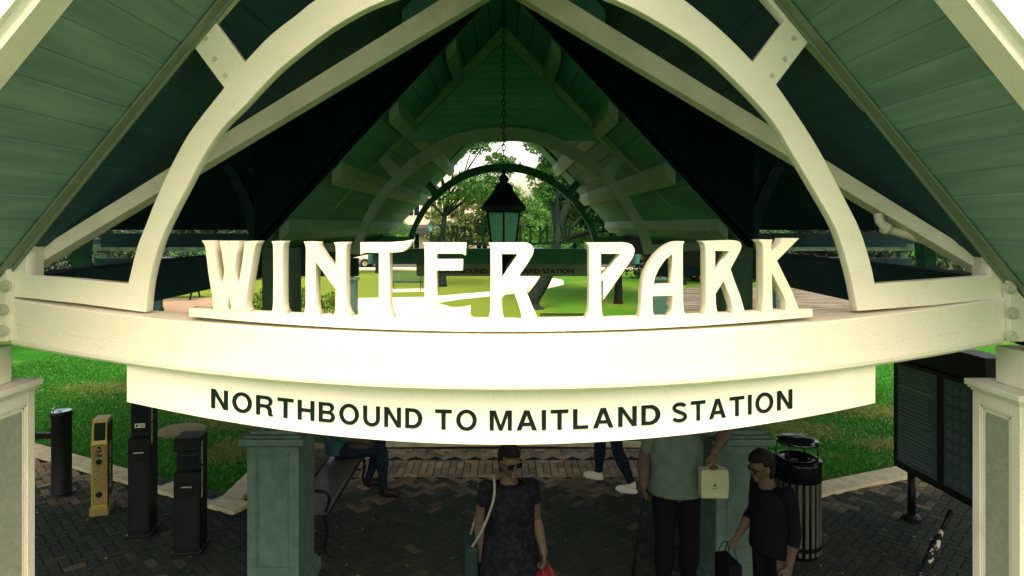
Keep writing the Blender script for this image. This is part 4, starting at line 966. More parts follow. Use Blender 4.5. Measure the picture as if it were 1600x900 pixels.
tree('flowering_tree', (-2.6, 41, 0), [(0, 0, -.1), (.1, 0, 1.0), (.1, 0, 2.0)], .14,
     rblobs(0, 0, 3.6, 2.3, 1.2, 1.3, 14, .95, 11), 15000, .09, 'leaf_pale', 'small pale flowering tree in front of the cream building', seed=4)
tree('flowering_tree', (.7, 43, 0), [(0, 0, -.1), (.1, 0, 1.0), (.1, 0, 2.0)], .14,
     rblobs(0, 0, 4.2, 2.2, 1.2, 1.9, 14, 1.0, 12), 15000, .09, 'leaf', 'round green tree across the lawn right behind the lantern', seed=5)
tree('round_tree', (-8.3, 42, 0), [(0, 0, -.1), (0, 0, .8), (0, 0, 1.5)], .14,
     rblobs(0, 0, 2.9, 1.5, 1.0, .8, 7, .9, 13), 7000, .09, 'leaf', 'low bushy tree beside the street above the letter T', seed=6)
gi = 0
for (x, y, h, r, lab) in ((-12.5, 9.0, 6.5, 3.0, 'broad shade tree on the lawn left of the ticket machines'), (-15.5, 15.0, 7, 3.2, 'second shade tree further back on the left lawn'), (9.5, 34, 5.5, 2.3, 'dark tree behind the right end of the far gable'), (14.5, 40, 6, 2.6, 'dark tree beyond the boardwalk behind the parked cars'), (20, 36, 6, 2.8, 'dark tree at the far right beyond the boardwalk'), (27, 40, 6, 3, 'dark tree at the right edge past the boardwalk'),
                       (-14, 50, 5, 2.4, 'dark tree beyond the street left of the van'), (-20, 44, 5.5, 2.8, 'dark tree behind the low shrubs on the left'), (-27, 40, 6, 3, 'dark tree beyond the left lawn and picnic table'), (-34, 44, 6, 3, 'dark tree at the far left edge of the park'), (5.5, 50, 7.5, 3.2, 'tall dark tree across the street right of the lantern'), (11, 56, 8, 3.4, 'tall dark tree far across the street on the right')):
    tree('park_tree', (x, y, 0), [(0, 0, -.1), (.05, 0, 1.0), (.1, 0, 2.2), (0, 0, h * .6)], .2, rblobs(0, 0, h * .72, r, r * .7, h * .28, 9, r * .55, 20 + gi), 6500, .17, 'leaf_dk' if abs(x) > 6 else 'leaf', lab, 'background trees of the park', bark='bark_dk', seed=30 + gi); gi += 1
def hedge(x0, x1, y, h, label, seed):
    o = empty('hedge', ((x0 + x1) / 2, y, 0), 0, label, 'hedge', 'dark hedges along the park'); n = int((x1 - x0) / .9)
    leaf_mesh('foliage', [(-(x1 - x0) / 2 + (i + .5) * .9, 0, h * .5, h * .62) for i in range(n)], 900 * n, .11, M['leaf_dk'], o, seed)
hedge(-46, -12, 37.5, 2.0, 'long dark hedge across the left side of the park', 1)
hedge(7.5, 45, 38.5, 2.2, 'long dark hedge behind the parked cars on the right', 2)
hedge(2.5, 40, 60.5, 4.2, 'tall hedge across the street behind the far gable', 3)
hedge(-44, -13.5, 60.5, 4.2, 'tall hedge across the street left of the cream building', 4)
for i, (x, y, h, lab) in enumerate(((-9.0, 22.9, 1.0, 'low yellow-green shrub showing between the W and the I'), (-8.1, 22.3, .95, 'low yellow-green shrub mostly behind the letter I'), (-7.25, 22.7, .95, 'low yellow-green shrub between the I and the N'), (-6.3, 22.6, 1.0, 'low yellow-green shrub showing through the letter N'))):
    o = empty('shrub', (x, y, 0), 0, lab, 'shrub', 'yellow-green shrubs behind the letters'); leaf_mesh('foliage', rblobs(0, 0, h * .5, .35, .3, h * .25, 7, .34, 50 + i), 2600, .04, M['leaf_y'], o, 60 + i)
    bm = bmesh.new()
    for k in range(5): tube(bm, [(0, 0, 0), (random.uniform(-.2, .2), random.uniform(-.2, .2), h * .6)], [.015, .006], 5)
    from_bm('stem', bm, M['bark'], o)
o = empty('shrub', (12.45 * .0 + 11.6, 21.2, 0), 0, 'small bright green weed clump at the right foot of the arch', 'shrub'); leaf_mesh('foliage', [(0, 0, .22, .26)], 500, .03, M['leaf_y'], o, 70)
M['perg'] = mat('pergola_timber', (.02, .045, .03), .7, (.035, .065, .045), scale=4)
M['perg_pier'] = mat('pergola_pier_stone', (.012, .06, .045), .8, (.02, .08, .06), scale=8, bump=.3)
# ------------------------------------------------------------ garden shelters left and right of the far lawn
for s in (-1, 1):
    g = empty('garden_pergola', (s * 5.3, 22, 0), 0, 'timber pergola on %s' % ('stone piers behind the letter N' if s < 0 else 'stone piers seen through the letter A'), 'pergola')
    for x in (0, s * 4.2, s * 8.4):
        bm = bmesh.new(); bx(bm, x - .24, x + .24, -.24, .24, 0, 1.30, .01); bx(bm, x - .29, x + .29, -.29, .29, 1.30, 1.38, .01); p_ = from_bm('pier', bm, M['perg_pier'], g)
        bm = bmesh.new(); bx(bm, x - .13, x + .13, -.13, .13, 1.382, 2.3, .006); from_bm('post', bm, M['perg'], g)
    for y in (-.18, .10):
        bm = bmesh.new(); bx(bm, min(-s * .4, s * 9.0), max(-s * .4, s * 9.0), y, y + .08, 2.30, 2.55, .005); from_bm('beam', bm, M['perg'], g)
    bm = bmesh.new()
    for k in range(18): x = s * (-.3 + k * .54); bx(bm, x - .03, x + .03, -.7, .7, 2.552, 2.70, .004)
    from_bm('rafters', bm, M['timber_dk'], g)
# ------------------------------------------------------------ building across the street
bld = empty('shop_building', (-6.5, 62, 0), 0, 'cream two-storey building with a dark awning across the street', 'building')
M['render'] = mat('cream_render', (0.50, 0.42, 0.32), .8, (0.56, 0.47, 0.36), scale=.8); M['roofd'] = mat('dark_roof', (0.03, 0.04, 0.04), .7)
bm = bmesh.new(); bx(bm, -5.5, 5.5, 0, 9, 0, 6.2, .03); from_bm('wall', bm, M['render'], bld)
bm = bmesh.new(); bx(bm, -5.8, 5.8, -.3, 9.3, 6.2, 6.5, .03); from_bm('roof', bm, M['conc'], bld)
bm = bmesh.new(); vs = bx(bm, -5.6, 5.6, -1.4, -.01, 2.7, 3.2)
for q in vs:
    if q.co.y < -1: q.co.z -= .35
from_bm('awning', bm, M['roofd'], bld)
for i in range(5):
    for z, hh in ((.5, 1.9), (4.0, 1.5)):
        x = -4.4 + i * 2.2; bm = bmesh.new(); bx(bm, x - .6, x + .6, -.05, -.002, z, z + hh, .01); wf_ = from_bm('window', bm, M['white'], bld)
        bm = bmesh.new()
        for a in (-.53, .03): bx(bm, x + a, x + a + .5, -.058, -.052, z + .07, z + hh - .07)
        from_bm('pane', bm, M['lens'], wf_)
# ------------------------------------------------------------ street lamps
def street_lamp(x, y, h, lab):
    g = empty('street_lamp', (x, y, 0), 0, lab, 'street lamp', 'green street lamps in the park')
    bm = bmesh.new(); lathe(bm, [(.20, 0), (.20, .12), (.17, .16), (.16, .5), (.12, .62), (.10, .7), (.075, .8), (.055, h - .6), (.08, h - .55), (.08, h - .5), (.05, h - .45)], n=16); from_bm('post', bm, M['bench_green'], g)
    bm = bmesh.new(); lathe(bm, [(.11, h - .42), (.18, h)], n=8); from_bm('glass', bm, M['glass_l'], g)
    bm = bmesh.new(); lathe(bm, [(.22, h), (.10, h + .16), (.03, h + .2), (.02, h + .32)], n=12); lathe(bm, [(.06, h - .46), (.12, h - .42)], n=12); from_bm('cap', bm, M['bench_green'], g)
street_lamp(-12.75, 23.6, 3.3, 'green lamp post with a fluted foot between the left arch leg and the W')
street_lamp(-4.55, 40, 3.2, 'distant green lamp post above the letter T')
# ------------------------------------------------------------ parked cars
def car(x, y, rz, paint, lab, van=False):
    g = empty('parked_van' if van else 'parked_car', (x, y, .03), rz, lab, 'van' if van else 'car', None if van else 'cars parked along the park')
    L, W = 4.6, 1.75
    prof = [(-2.28, .30), (-2.3, .62), (-2.2, .86), (-1.6, .92), (-1.0, 1.40), (.75, 1.42), (1.55, .96), (2.2, .82), (2.3, .55), (2.25, .30)] if not van else [(-2.28, .30), (-2.3, .9), (-2.2, 1.75), (-2.0, 1.86), (.7, 1.86), (1.4, 1.15), (2.15, .98), (2.3, .6), (2.25, .30)]
    bm = bmesh.new(); secs = []
    for sx, ins in ((-1, .10), (-.8, 0), (.8, 0), (1, .10)):
        secs.append([(px, sx * W / 2 * (1 if z < .9 else .86), z - ins * (.4 if z > 1 else 0)) for px, z in prof])
    ring_loop(bm, secs); bmesh.ops.bevel(bm, geom=list(bm.edges), offset=.05, segments=2, affect='EDGES'); from_bm('body', bm, paint, g, smooth=True)
    glm = M['lens']
    for sy in (-1, 1):
        bm = bmesh.new(); top = 1.30 if not van else 1.72; low = .95 if not van else 1.15
        pts = [(-1.35 if not van else -1.9, low), (-.95 if not van else -1.85, top), (.68, top), (1.25 if not van else 1.2, low)]
        yy = sy * (W / 2 * .87 + .02); yl = sy * (W / 2 * .93 + .02)
        vs = [bm.verts.new((a, yl if z == low else yy, z)) for a, z in pts]; bm.faces.new(vs); from_bm('window', bm, glm, g)
        for xx in (-1.4, 1.42):
            bm = bmesh.new(); lathe(bm, [(.33, -.1), (.33, .1)], n=24); bm.transform(Matrix.Rotation(R(90), 4, 'X')); o = from_bm('wheel', bm, M['black'], g); o.location = (xx, sy * (W / 2 - .06), .32)
            bm = bmesh.new(); lathe(bm, [(.2, -.105), (.2, .105)], n=20); bm.transform(Matrix.Rotation(R(90), 4, 'X')); from_bm('rim', bm, M['steel'], o)
    for yy in (-.62, .62):
        bm = bmesh.new(); bx(bm, 2.24, 2.33, yy - .16, yy + .16, .6, .74, .02); from_bm('headlight', bm, M['white'], g)
        bm = bmesh.new(); bx(bm, -2.34, -2.25, yy - .14, yy + .14, .62, .8, .02); from_bm('tail_light', bm, mat('tail_red', (.3, .01, .01), .3) if 'tail' not in M else M['tail'], g)
M['tail'] = mat('tail_lamp_red', (.3, .01, .01), .3)
pd = mat('dark_car_paint', (0.01, 0.014, 0.02), .15, coat=.8); pw = mat('white_car_paint', (.6, .6, .55), .25, coat=.6)
car(-11.6, 47.9, R(180), pw, 'white van parked across the lawn left of the letter T', True)
car(12.4, 36.3, R(0), pd, 'dark parked car beyond the boardwalk seen between the A and the R')
car(18.2, 35.6, R(3), pd, 'dark parked car beyond the boardwalk seen right of the K')
car(-18.6, 34.5, R(0), pd, 'dark parked car in the shade behind the letter W')
car(2.2, 48.6, 0, pd, 'dark car parked at the street behind the far gable')
# picnic table left
g = empty('picnic_table', (-13.9, 27.5, 0), R(8), 'dark picnic table on the lawn left of the letter W', 'picnic table')
bm = bmesh.new()
for k in range(4): bx(bm, -.95, .95, -.38 + k * .19, -.20 + k * .19, .72, .76, .004)
from_bm('table_top', bm, M['black'], g)
for sy in (-1, 1):
    bm = bmesh.new(); bx(bm, -.95, .95, sy * .72 - .13, sy * .72 + .13, .42, .46, .004); from_bm('seat', bm, M['black'], g)
for x in (-.6, .6):
    bm = bmesh.new(); tube(bm, [(x, -.65, 0), (x, -.2, .72)], .04, 8); tube(bm, [(x, .65, 0), (x, .2, .72)], .04, 8); tube(bm, [(x, -.75, .42), (x, .75, .42)], .03, 8); from_bm('leg', bm, M['black'], g)

# ------------------------------------------------------------ people
SK = mat('skin', (0.050, 0.040, 0.028), .6, (0.065, 0.05, 0.034), scale=20, bump=.15, bscale=150)
HAIR = mat('dark_hair', (0.006, 0.006, 0.006), .6, bump=.6, bscale=120)
def skin_mesh(chains, radii):
    """tapered limbs and an oval trunk, overlapping at the joints; welded into one skin afterwards"""
    bm = bmesh.new()
    def rr(n):
        r = radii[n][1]; return r if isinstance(r, tuple) else (r, r)
    for n in radii:
        p, (rx, ry) = radii[n][0], rr(n)
        if n == 'head': continue
        q = bmesh.ops.create_uvsphere(bm, u_segments=18, v_segments=12, radius=1)
        for v in q['verts']: v.co = p + Vector((v.co.x * rx, v.co.y * ry, v.co.z * (rx + ry) / 2 * (.8 if n in ('pelvis', 'chest', 'waist') else 1)))
    bulge = {'kn': 1.0, 'an': 1.28, 'el': 1.06, 'wr': 1.22}
    for a, b in chains:
        pa, pb, (ax, ay), (bx_, by) = radii[a][0], radii[b][0], rr(a), rr(b)
        trunk = a in ('pelvis', 'waist', 'chest') and b in ('waist', 'chest')
        rings = []; d = (pb - pa).normalized(); N = 8
        u = Vector((1, 0, 0)) if abs(d.x) < .8 else Vector((0, 1, 0)); e2 = d.cross(u).normalized(); e1 = e2.cross(d).normalized()
        for i in range(N + 1):
            t = i / N; c = pa.lerp(pb, t); g = 1 + (bulge.get(b[:2], 1) - 1) * math.sin(math.pi * min(1, t * 1.5)) if t < .67 else 1
            if a == 'chest' and b == 'neck': t = t ** .55
            x_, y_ = (ax + (bx_ - ax) * t) * g, (ay + (by - ay) * t) * g
            if not trunk and a not in ('chest',): m_ = (x_ + y_) / 2; x_ = y_ = m_
            if a == 'chest' and b[:2] == 'sh': x_ = y_ = .07 + (rr(b)[0] - .07) * t
            rings.append([bm.verts.new(c + e1 * math.cos(2 * math.pi * k / 18) * x_ + e2 * math.sin(2 * math.pi * k / 18) * y_) for k in range(18)])
        for A, B in zip(rings, rings[1:]):
            for k in range(18): bm.faces.new((A[k], A[(k + 1) % 18], B[(k + 1) % 18], B[k]))
        bm.faces.new(rings[0][::-1]); bm.faces.new(rings[-1])
    bmesh.ops.recalc_face_normals(bm, faces=bm.faces)
    me = bpy.data.meshes.new('sk'); bm.to_mesh(me); bm.free(); return me
def hand(bm, wrist, dir_, palm, side, curl=.5, k=1.0):
    """palm block and five tapered bent fingers; dir_ fingers point, palm = palm normal, side = towards the thumb"""
    d, p, t = Vector(dir_).normalized(), Vector(palm).normalized(), Vector(side).normalized(); w_ = Vector(wrist)
    c = w_ + d * .045 * k
    r = bmesh.ops.create_uvsphere(bm, u_segments=14, v_segments=10, radius=1)
    for v in r['verts']: v.co = c + d * v.co.z * .052 * k + t * v.co.x * .042 * k + p * v.co.y * .017 * k
    for i, (off, ln) in enumerate(((.030, .070), (.010, .078), (-.010, .073), (-.029, .058))):
        b0 = w_ + d * .078 * k + t * off * k; a = 0; pts = [b0 - d * .02 * k]; q = b0; pts.append(q)
        for seg in (.42, .32, .26):
            a += curl * .9; dd = d * math.cos(a) + p * math.sin(a); q = q + dd * ln * seg * k; pts.append(q)
        tube(bm, pts, [.010 * k, .0095 * k, .009 * k, .008 * k, .0065 * k], 8)
    b0 = w_ + d * .025 * k + t * .03 * k; q1 = b0 + (t * .7 + d * .6 + p * .3).normalized() * .035 * k; q2 = q1 + (t * .25 + d * .85 + p * .5 * (curl + .3)).normalized() * .03 * k; q3 = q2 + (d * .8 + p * .7 * (curl + .2)).normalized() * .024 * k
    tube(bm, [b0 - t * .015 * k, q1, q2, q3], [.013 * k, .012 * k, .010 * k, .007 * k], 8)
def person(label, loc, rz, J, look=0.0, tilt=0.0, build=1.0, k=1.0, colors=None, sleeve=.55, hair='short', glasses=None, hands=None, skirt=False, beard=False, female=False, group=None, shoe_white=False):
    """J: joints in the person's own frame (facing -Y, feet on z = 0)"""
    P = {n: Vector(p) * k for n, p in J.items()}
    P['_ne'] = P['neck'] + (P['head'] - P['neck']) * .6
    rb = build * k
    R_ = {'pelvis': (P['pelvis'], (.135 * rb, .105 * rb)), 'waist': (P['waist'], (.125 * rb * (.92 if female else 1), .095 * rb)), 'chest': (P['chest'], (.15 * rb, .105 * rb)), 'neck': (P['neck'], (.062 * rb, .06 * rb)), 'head': (P['head'], .05 * k)}
    ch = [('pelvis', 'waist'), ('waist', 'chest'), ('chest', 'neck'), ('neck', 'head')]
    for s_ in 'lr':
        R_.update({'sh' + s_: (P['sh' + s_], .058 * rb), 'el' + s_: (P['el' + s_], .040 * rb), 'wr' + s_: (P['wr' + s_], .026 * rb), 'hi' + s_: (P['hi' + s_], .092 * rb), 'kn' + s_: (P['kn' + s_], .060 * rb), 'an' + s_: (P['an' + s_], .040 * rb), 'to' + s_: (P['to' + s_], (.040 * k, .030 * k))})
        ch += [('chest', 'sh' + s_), ('sh' + s_, 'el' + s_), ('el' + s_, 'wr' + s_), ('pelvis', 'hi' + s_), ('hi' + s_, 'kn' + s_), ('kn' + s_, 'an' + s_), ('an' + s_, 'to' + s_)]
    me = skin_mesh(ch, R_)
    bm = bmesh.new(); bm.from_mesh(me)
    # head
    hc = P['head'] + Vector((0, -.012, .085)) * k
    HM = Matrix.Translation(hc) @ Euler((tilt, 0, look)).to_matrix().to_4x4()
    r = bmesh.ops.create_uvsphere(bm, u_segments=28, v_segments=22, radius=1)
    for v in r['verts']:
        x, y, z = v.co
        fx = .074 * (1 - .22 * max(0, -z) ** 1.5); fy = .095; Y = y * fy
        if z < 0 and y < 0: Y = y * (fy - .012 * (-z))
        c = Vector((x * fx, Y, z * .118))
        if y < -.6 and abs(z - .05) < .16 and .2 < abs(x) < .6: c.y += .007
        v.co = HM @ (c * k)
    def lump(cx, cy, cz, sx, sy, sz):
        r = bmesh.ops.create_uvsphere(bm, u_segments=12, v_segments=8, radius=1)
        for v in r['verts']: v.co = HM @ (Vector((cx + v.co.x * sx, cy + v.co.y * sy, cz + v.co.z * sz)) * k)
    lump(0, -.094, -.012, .011, .018, .026); lump(0, -.103, -.026, .016, .013, .010)      # nose
    lump(0, -.086, -.056, .024, .010, .008); lump(0, -.078, -.088, .026, .018, .020)      # lips, chin
    lump(0, -.088, .026, .050, .010, .009)                                                # brow
    for sx in (-1, 1): lump(sx * .073, .005, -.008, .012, .020, .031)
    tube(bm, [P['neck'] - Vector((0, 0, .02)) * k, HM @ (Vector((0, .02, -.06)) * k)], [.058 * k, .054 * k], 14)
    hands = hands or {}
    for s_, sx in (('l', -1), ('r', 1)):
        d = (P['wr' + s_] - P['el' + s_]).normalized(); h = hands.get(s_, {})
        hand(bm, P['wr' + s_], h.get('dir', d), h.get('palm', (-sx, 0, 0)), h.get('side', (0, -1, 0)), h.get('curl', .35), k)
        a = P['an' + s_]; t_ = P['to' + s_]; f = (t_ - a); f.z = 0; f = f.normalized(); base = Vector((a.x, a.y, min(t_.z, a.z)))
        r = bmesh.ops.create_uvsphere(bm, u_segments=16, v_segments=10, radius=1); n_ = Vector((-f.y, f.x, 0))
        for v in r['verts']:
            x, y, z = v.co; q = base + f * (.07 + y * .135) * k + n_ * x * (.046 - .006 * y) * k + Vector((0, 0, max(z, -.45) * .058 * k + .012 * k))
            v.co = q
    m2 = bpy.data.meshes.new('body'); bm.to_mesh(m2); bm.free()
    o = bpy.data.objects.new('tmp', m2); COL.objects.link(o)
    rm = o.modifiers.new('r', 'REMESH'); rm.mode = 'VOXEL'; rm.voxel_size = .007 * k; rm.use_smooth_shade = True
    sm_ = o.modifiers.new('s', 'SMOOTH'); sm_.iterations = 4; sm_.factor = .5
    bmz = eval_mesh(o, 'body'); bpy.data.objects.remove(o)
    body = bpy.data.objects.new('person', bmz); COL.objects.link(body)
    top, pants, shoe = colors
    bmz.materials.clear()
    for m_ in (SK, top, pants, shoe): bmz.materials.append(m_)
    segs = []
    def seg(a, b, mi): segs.append((np.array(a[:]), np.array(b[:]), mi))
    seg(P['pelvis'], P['waist'], 1 if not skirt else 1); seg(P['waist'], P['chest'], 1); seg(P['chest'], P['neck'].lerp(P['chest'], .12), 1)
    seg(P['neck'].lerp(P['chest'], .05), P['head'], 0); seg(P['head'], hc + Vector((0, 0, .1)), 0)
    for s_ in 'lr':
        e = P['sh' + s_].lerp(P['el' + s_], sleeve) if sleeve <= 1 else P['el' + s_].lerp(P['wr' + s_], sleeve - 1)
        seg(P['chest'], P['sh' + s_], 1)
        if sleeve <= 1: seg(P['sh' + s_], e, 1); seg(e.lerp(P['el' + s_], .06), P['el' + s_], 0); seg(P['el' + s_], P['wr' + s_], 0)
        else: seg(P['sh' + s_], P['el' + s_], 1); seg(P['el' + s_], e, 1); seg(e.lerp(P['wr' + s_], .06), P['wr' + s_], 0)
        wv_ = P['wr' + s_]; seg(wv_, wv_ + (P['wr' + s_] - P['el' + s_]).normalized() * .15, 0)
        seg(P['hi' + s_], P['kn' + s_], 2); seg(P['kn' + s_], P['an' + s_] + (P['kn' + s_] - P['an' + s_]) * .16, 2)
        t_ = P['to' + s_]; seg(P['an' + s_] + (P['kn' + s_] - P['an' + s_]) * -.05, t_, 3); seg(P['an' + s_], P['an' + s_] + (P['kn' + s_] - P['an' + s_]) * .02, 3)
    n = len(bmz.polygons); C = np.zeros(n * 3); bmz.polygons.foreach_get('center', C); C = C.reshape(-1, 3)
    best = np.full(n, 1e9); idx = np.zeros(n, int)
    for a, b, mi in segs:
        ab = b - a; t_ = np.clip(((C - a) @ ab) / (ab @ ab + 1e-9), 0, 1); D = np.linalg.norm(C - (a + t_[:, None] * ab), axis=1)
        q = D < best; best[q] = D[q]; idx[q] = mi
    bmz.polygons.foreach_set('material_index', idx.astype(np.int32)); bmz.update()
    body.location = loc; body.rotation_euler.z = rz
    tag(body, label, 'person', group)
    # clothes that stand off the body
    def shell(name, secs, m_, n=28, wr=.006):
        bm = bmesh.new(); rings = []; rs = random.Random(len(label))
        for (c, ax, ay) in secs:
            rings.append([bm.verts.new(Vector(c) * k + Vector((ax * math.cos(2 * math.pi * i / n), ay * math.sin(2 * math.pi * i / n), 0)) * k * (1 + wr * 4 * math.sin(i * 2.3 + c[2] * 30) * .3)) for i in range(n)])
        for a, b in zip(rings, rings[1:]):
            for i in range(n): bm.faces.new((a[i], a[(i + 1) % n], b[(i + 1) % n], b[i])).smooth = True
        o = from_bm(name, bm, m_, body, smooth=True); sd_ = o.modifiers.new('t', 'SOLIDIFY'); sd_.thickness = .005; ss = o.modifiers.new('s', 'SUBSURF'); ss.levels = 1; ss.render_levels = 1
        return o
    pv, wa, cs, nk = J['pelvis'], J['waist'], J['chest'], J['neck']; g_ = build
    if skirt:
        shell('dress', [((nk[0], nk[1], nk[2] - .015), .095 * g_, .085 * g_), ((cs[0], cs[1], cs[2] + .09), .165 * g_, .106 * g_), ((cs[0], cs[1], cs[2]), .182 * g_, .134 * g_), ((wa[0], wa[1], wa[2]), .165 * g_, .128 * g_), ((pv[0], pv[1], pv[2] + .02), .195 * g_, .145 * g_), ((pv[0], pv[1], pv[2] - .25), .23 * g_, .19 * g_), ((pv[0], pv[1] - .01, pv[2] - .50), .26 * g_, .22 * g_)], top)
    else:
        up = (Vector(cs) - Vector(pv)).normalized()
        if up.z > .9: shell('shirt', [((pv[0], pv[1], pv[2] - .05), .188 * g_, .145 * g_), ((pv[0], pv[1], pv[2] + .03), .184 * g_, .142 * g_), ((wa[0], wa[1], wa[2]), .172 * g_, .132 * g_), ((wa[0], wa[1], (wa[2] + cs[2]) / 2), .178 * g_, .134 * g_), ((cs[0], cs[1], cs[2]), .188 * g_, .136 * g_), ((cs[0], cs[1], cs[2] + .09), .165 * g_, .105 * g_), ((nk[0], nk[1], nk[2] - .02), .085 * g_, .08 * g_)], top)
    # hair
    bm = bmesh.new(); r = bmesh.ops.create_uvsphere(bm, u_segments=28, v_segments=20, radius=1); kill = []
    for v in r['verts']:
        x, y, z = v.co
        if (y < -.25 and z < .42) or z < (-.35 if hair == 'short' else -.75) or (abs(x) > .8 and y < .15 and z < .1): kill.append(v)
        v.co = Vector((x * .083, y * .104 + .004, z * .128 + (.006 if z > 0 else 0)))
        v.co *= 1 + .03 * math.sin(x * 14 + y * 9) * math.sin(z * 11) + (.12 if hair == 'full' and z > .2 else 0)
        v.co = HM @ (v.co * k)
    bmesh.ops.delete(bm, geom=kill, context='VERTS')
    o = from_bm('hair', bm, HAIR, body, smooth=True); sd_ = o.modifiers.new('t', 'SOLIDIFY'); sd_.thickness = .016 * k; sd_.offset = -1
    for sx in (-1, 1):
        bm = bmesh.new(); r = bmesh.ops.create_uvsphere(bm, u_segments=12, v_segments=8, radius=.012 * k)
        for v in r['verts']: v.co = HM @ (Vector((sx * .031, -.080, .006)) * k) + v.co
        from_bm('eye', bm, M['lens'], body, smooth=True)
    if glasses:
        bm = bmesh.new()
        for sx in (-1, 1):
            r = bmesh.ops.create_uvsphere(bm, u_segments=16, v_segments=8, radius=1)
            for v in r['verts']: v.co = HM @ (Vector((sx * .034 + v.co.x * .030, -.097 + v.co.y * .005 + abs(v.co.x) * .004, .004 + v.co.z * (.022 if glasses == 'sun' else .018))) * k)
            tube(bm, [HM @ (Vector((sx * .062, -.092, .010)) * k), HM @ (Vector((sx * .080, -.04, .008)) * k), HM @ (Vector((sx * .078, .01, .0)) * k)], .003 * k, 6)
        tube(bm, [HM @ (Vector((-.012, -.100, .010)) * k), HM @ (Vector((.012, -.100, .010)) * k)], .003 * k, 6)
        from_bm('sunglasses' if glasses == 'sun' else 'glasses', bm, M['blackgloss'] if glasses == 'sun' else M['lens'], body)
    bm = bmesh.new(); r = bmesh.ops.create_uvsphere(bm, u_segments=14, v_segments=8, radius=1)
    for v in r['verts']: v.co = HM @ (Vector((v.co.x * .023, -.093 + v.co.y * .006, -.056 + v.co.z * .006)) * k)
    from_bm('mouth', bm, mat('lips', (.10, .035, .03), .4) if 'lips' not in M else M['lips'], body, smooth=True)
    return body, (lambda p: Matrix.Translation(loc) @ Matrix.Rotation(rz, 4, 'Z') @ (Vector(p) * k))
M['lips'] = mat('lips', (.10, .035, .03), .4)
def stand(**kw):
    J = dict(pelvis=(0, 0, .95), waist=(0, 0, 1.10), chest=(0, .0, 1.30), neck=(0, .01, 1.46), head=(0, 0, 1.53),
             shl=(-.175, .01, 1.41), shr=(.175, .01, 1.41), ell=(-.225, .03, 1.13), elr=(.225, .03, 1.13), wrl=(-.235, -.04, .89), wrr=(.235, -.04, .89),
             hil=(-.09, 0, .90), hir=(.09, 0, .90), knl=(-.10, -.015, .50), knr=(.10, -.015, .50), anl=(-.10, .02, .085), anr=(.10, .02, .085), tol=(-.115, -.13, .035), tor=(.115, -.13, .035))
    J.update(kw); return J
navy = mat('navy_print_cloth', (0.003, 0.004, 0.006), .8, (0.008, 0.009, 0.015), scale=28, lo=.45, hi=.6); blk = mat('black_cloth', (0.003, 0.004, 0.006), .85, bump=.3); teal = mat('faded_teal_cloth', (0.02, 0.07, 0.075), .8, (0.03, 0.09, 0.09), scale=8)
jean = mat('dark_denim', (0.006, 0.012, 0.022), .8, (.010, .02, .03), scale=30); grey = mat('grey_green_shirt', (0.05, 0.085, 0.068), .8, (0.07, 0.11, 0.085), scale=12, bump=.2)
wsh = mat('white_trainers', (.45, .5, .42), .5); dsh = mat('dark_shoes', (.008, .008, .01), .4)
w1, w1m = person('person in a dark printed dress and sunglasses standing mid platform', (.04, 4.62, 0), R(6), stand(wrl=(-.215, -.02, .86), elr=(.215, .04, 1.13), wrr=(.26, -.09, .93)), look=R(22), tilt=R(6), build=1.12, k=.925, colors=(navy, navy, dsh), sleeve=.45, hair='full', glasses='sun', skirt=True, female=True,
                 hands={'r': {'dir': (0, -.2, -1), 'palm': (-1, 0, 0), 'side': (0, -1, 0), 'curl': 1.0}})
man, manm = person('person in a grey shirt with an elbow on the pier, holding a paper bag', (1.46, 5.42, 0), R(0),
    stand(shr=(.19, .0, 1.43), elr=(.37, -.10, 1.42), wrr=(.235, -.22, 1.30), wrl=(-.30, -.16, 1.02), ell=(-.26, .02, 1.16)), look=R(-15), build=1.22, k=1.04, colors=(grey, blk, dsh), sleeve=.7,
    hands={'r': {'dir': (-.15, -.2, -1), 'palm': (0, -1, 0), 'side': (-1, 0, 0), 'curl': .7}, 'l': {'dir': (0, -.5, -1), 'palm': (1, 0, 0), 'side': (0, -1, 0), 'curl': 1.0}})
rp, rpm = person('person in dark clothes and glasses facing left in front of the trash can', (1.98, 4.72, 0), R(-72), stand(neck=(0, -.06, 1.44), head=(0, -.09, 1.50), chest=(0, -.02, 1.29), ell=(-.20, -.02, 1.14), wrl=(-.16, -.20, .98)), look=R(-8), tilt=R(14), build=1.12, k=.90, colors=(blk, blk, dsh), sleeve=1.4, hair='full', glasses='clear', female=True)
wk, wkm = person('person in dark trousers and white shoes walking across the far bricks', (1.35, 7.75, 0), R(-118),
    stand(knl=(-.10, -.22, .52), anl=(-.10, -.24, .09), tol=(-.11, -.39, .045), knr=(.10, .06, .50), anr=(.10, .24, .12), tor=(.11, .12, .045), wrl=(-.24, .10, .9), wrr=(.24, -.2, .92)), build=1.1, k=1.02, colors=(navy, jean, wsh), sleeve=1.6)
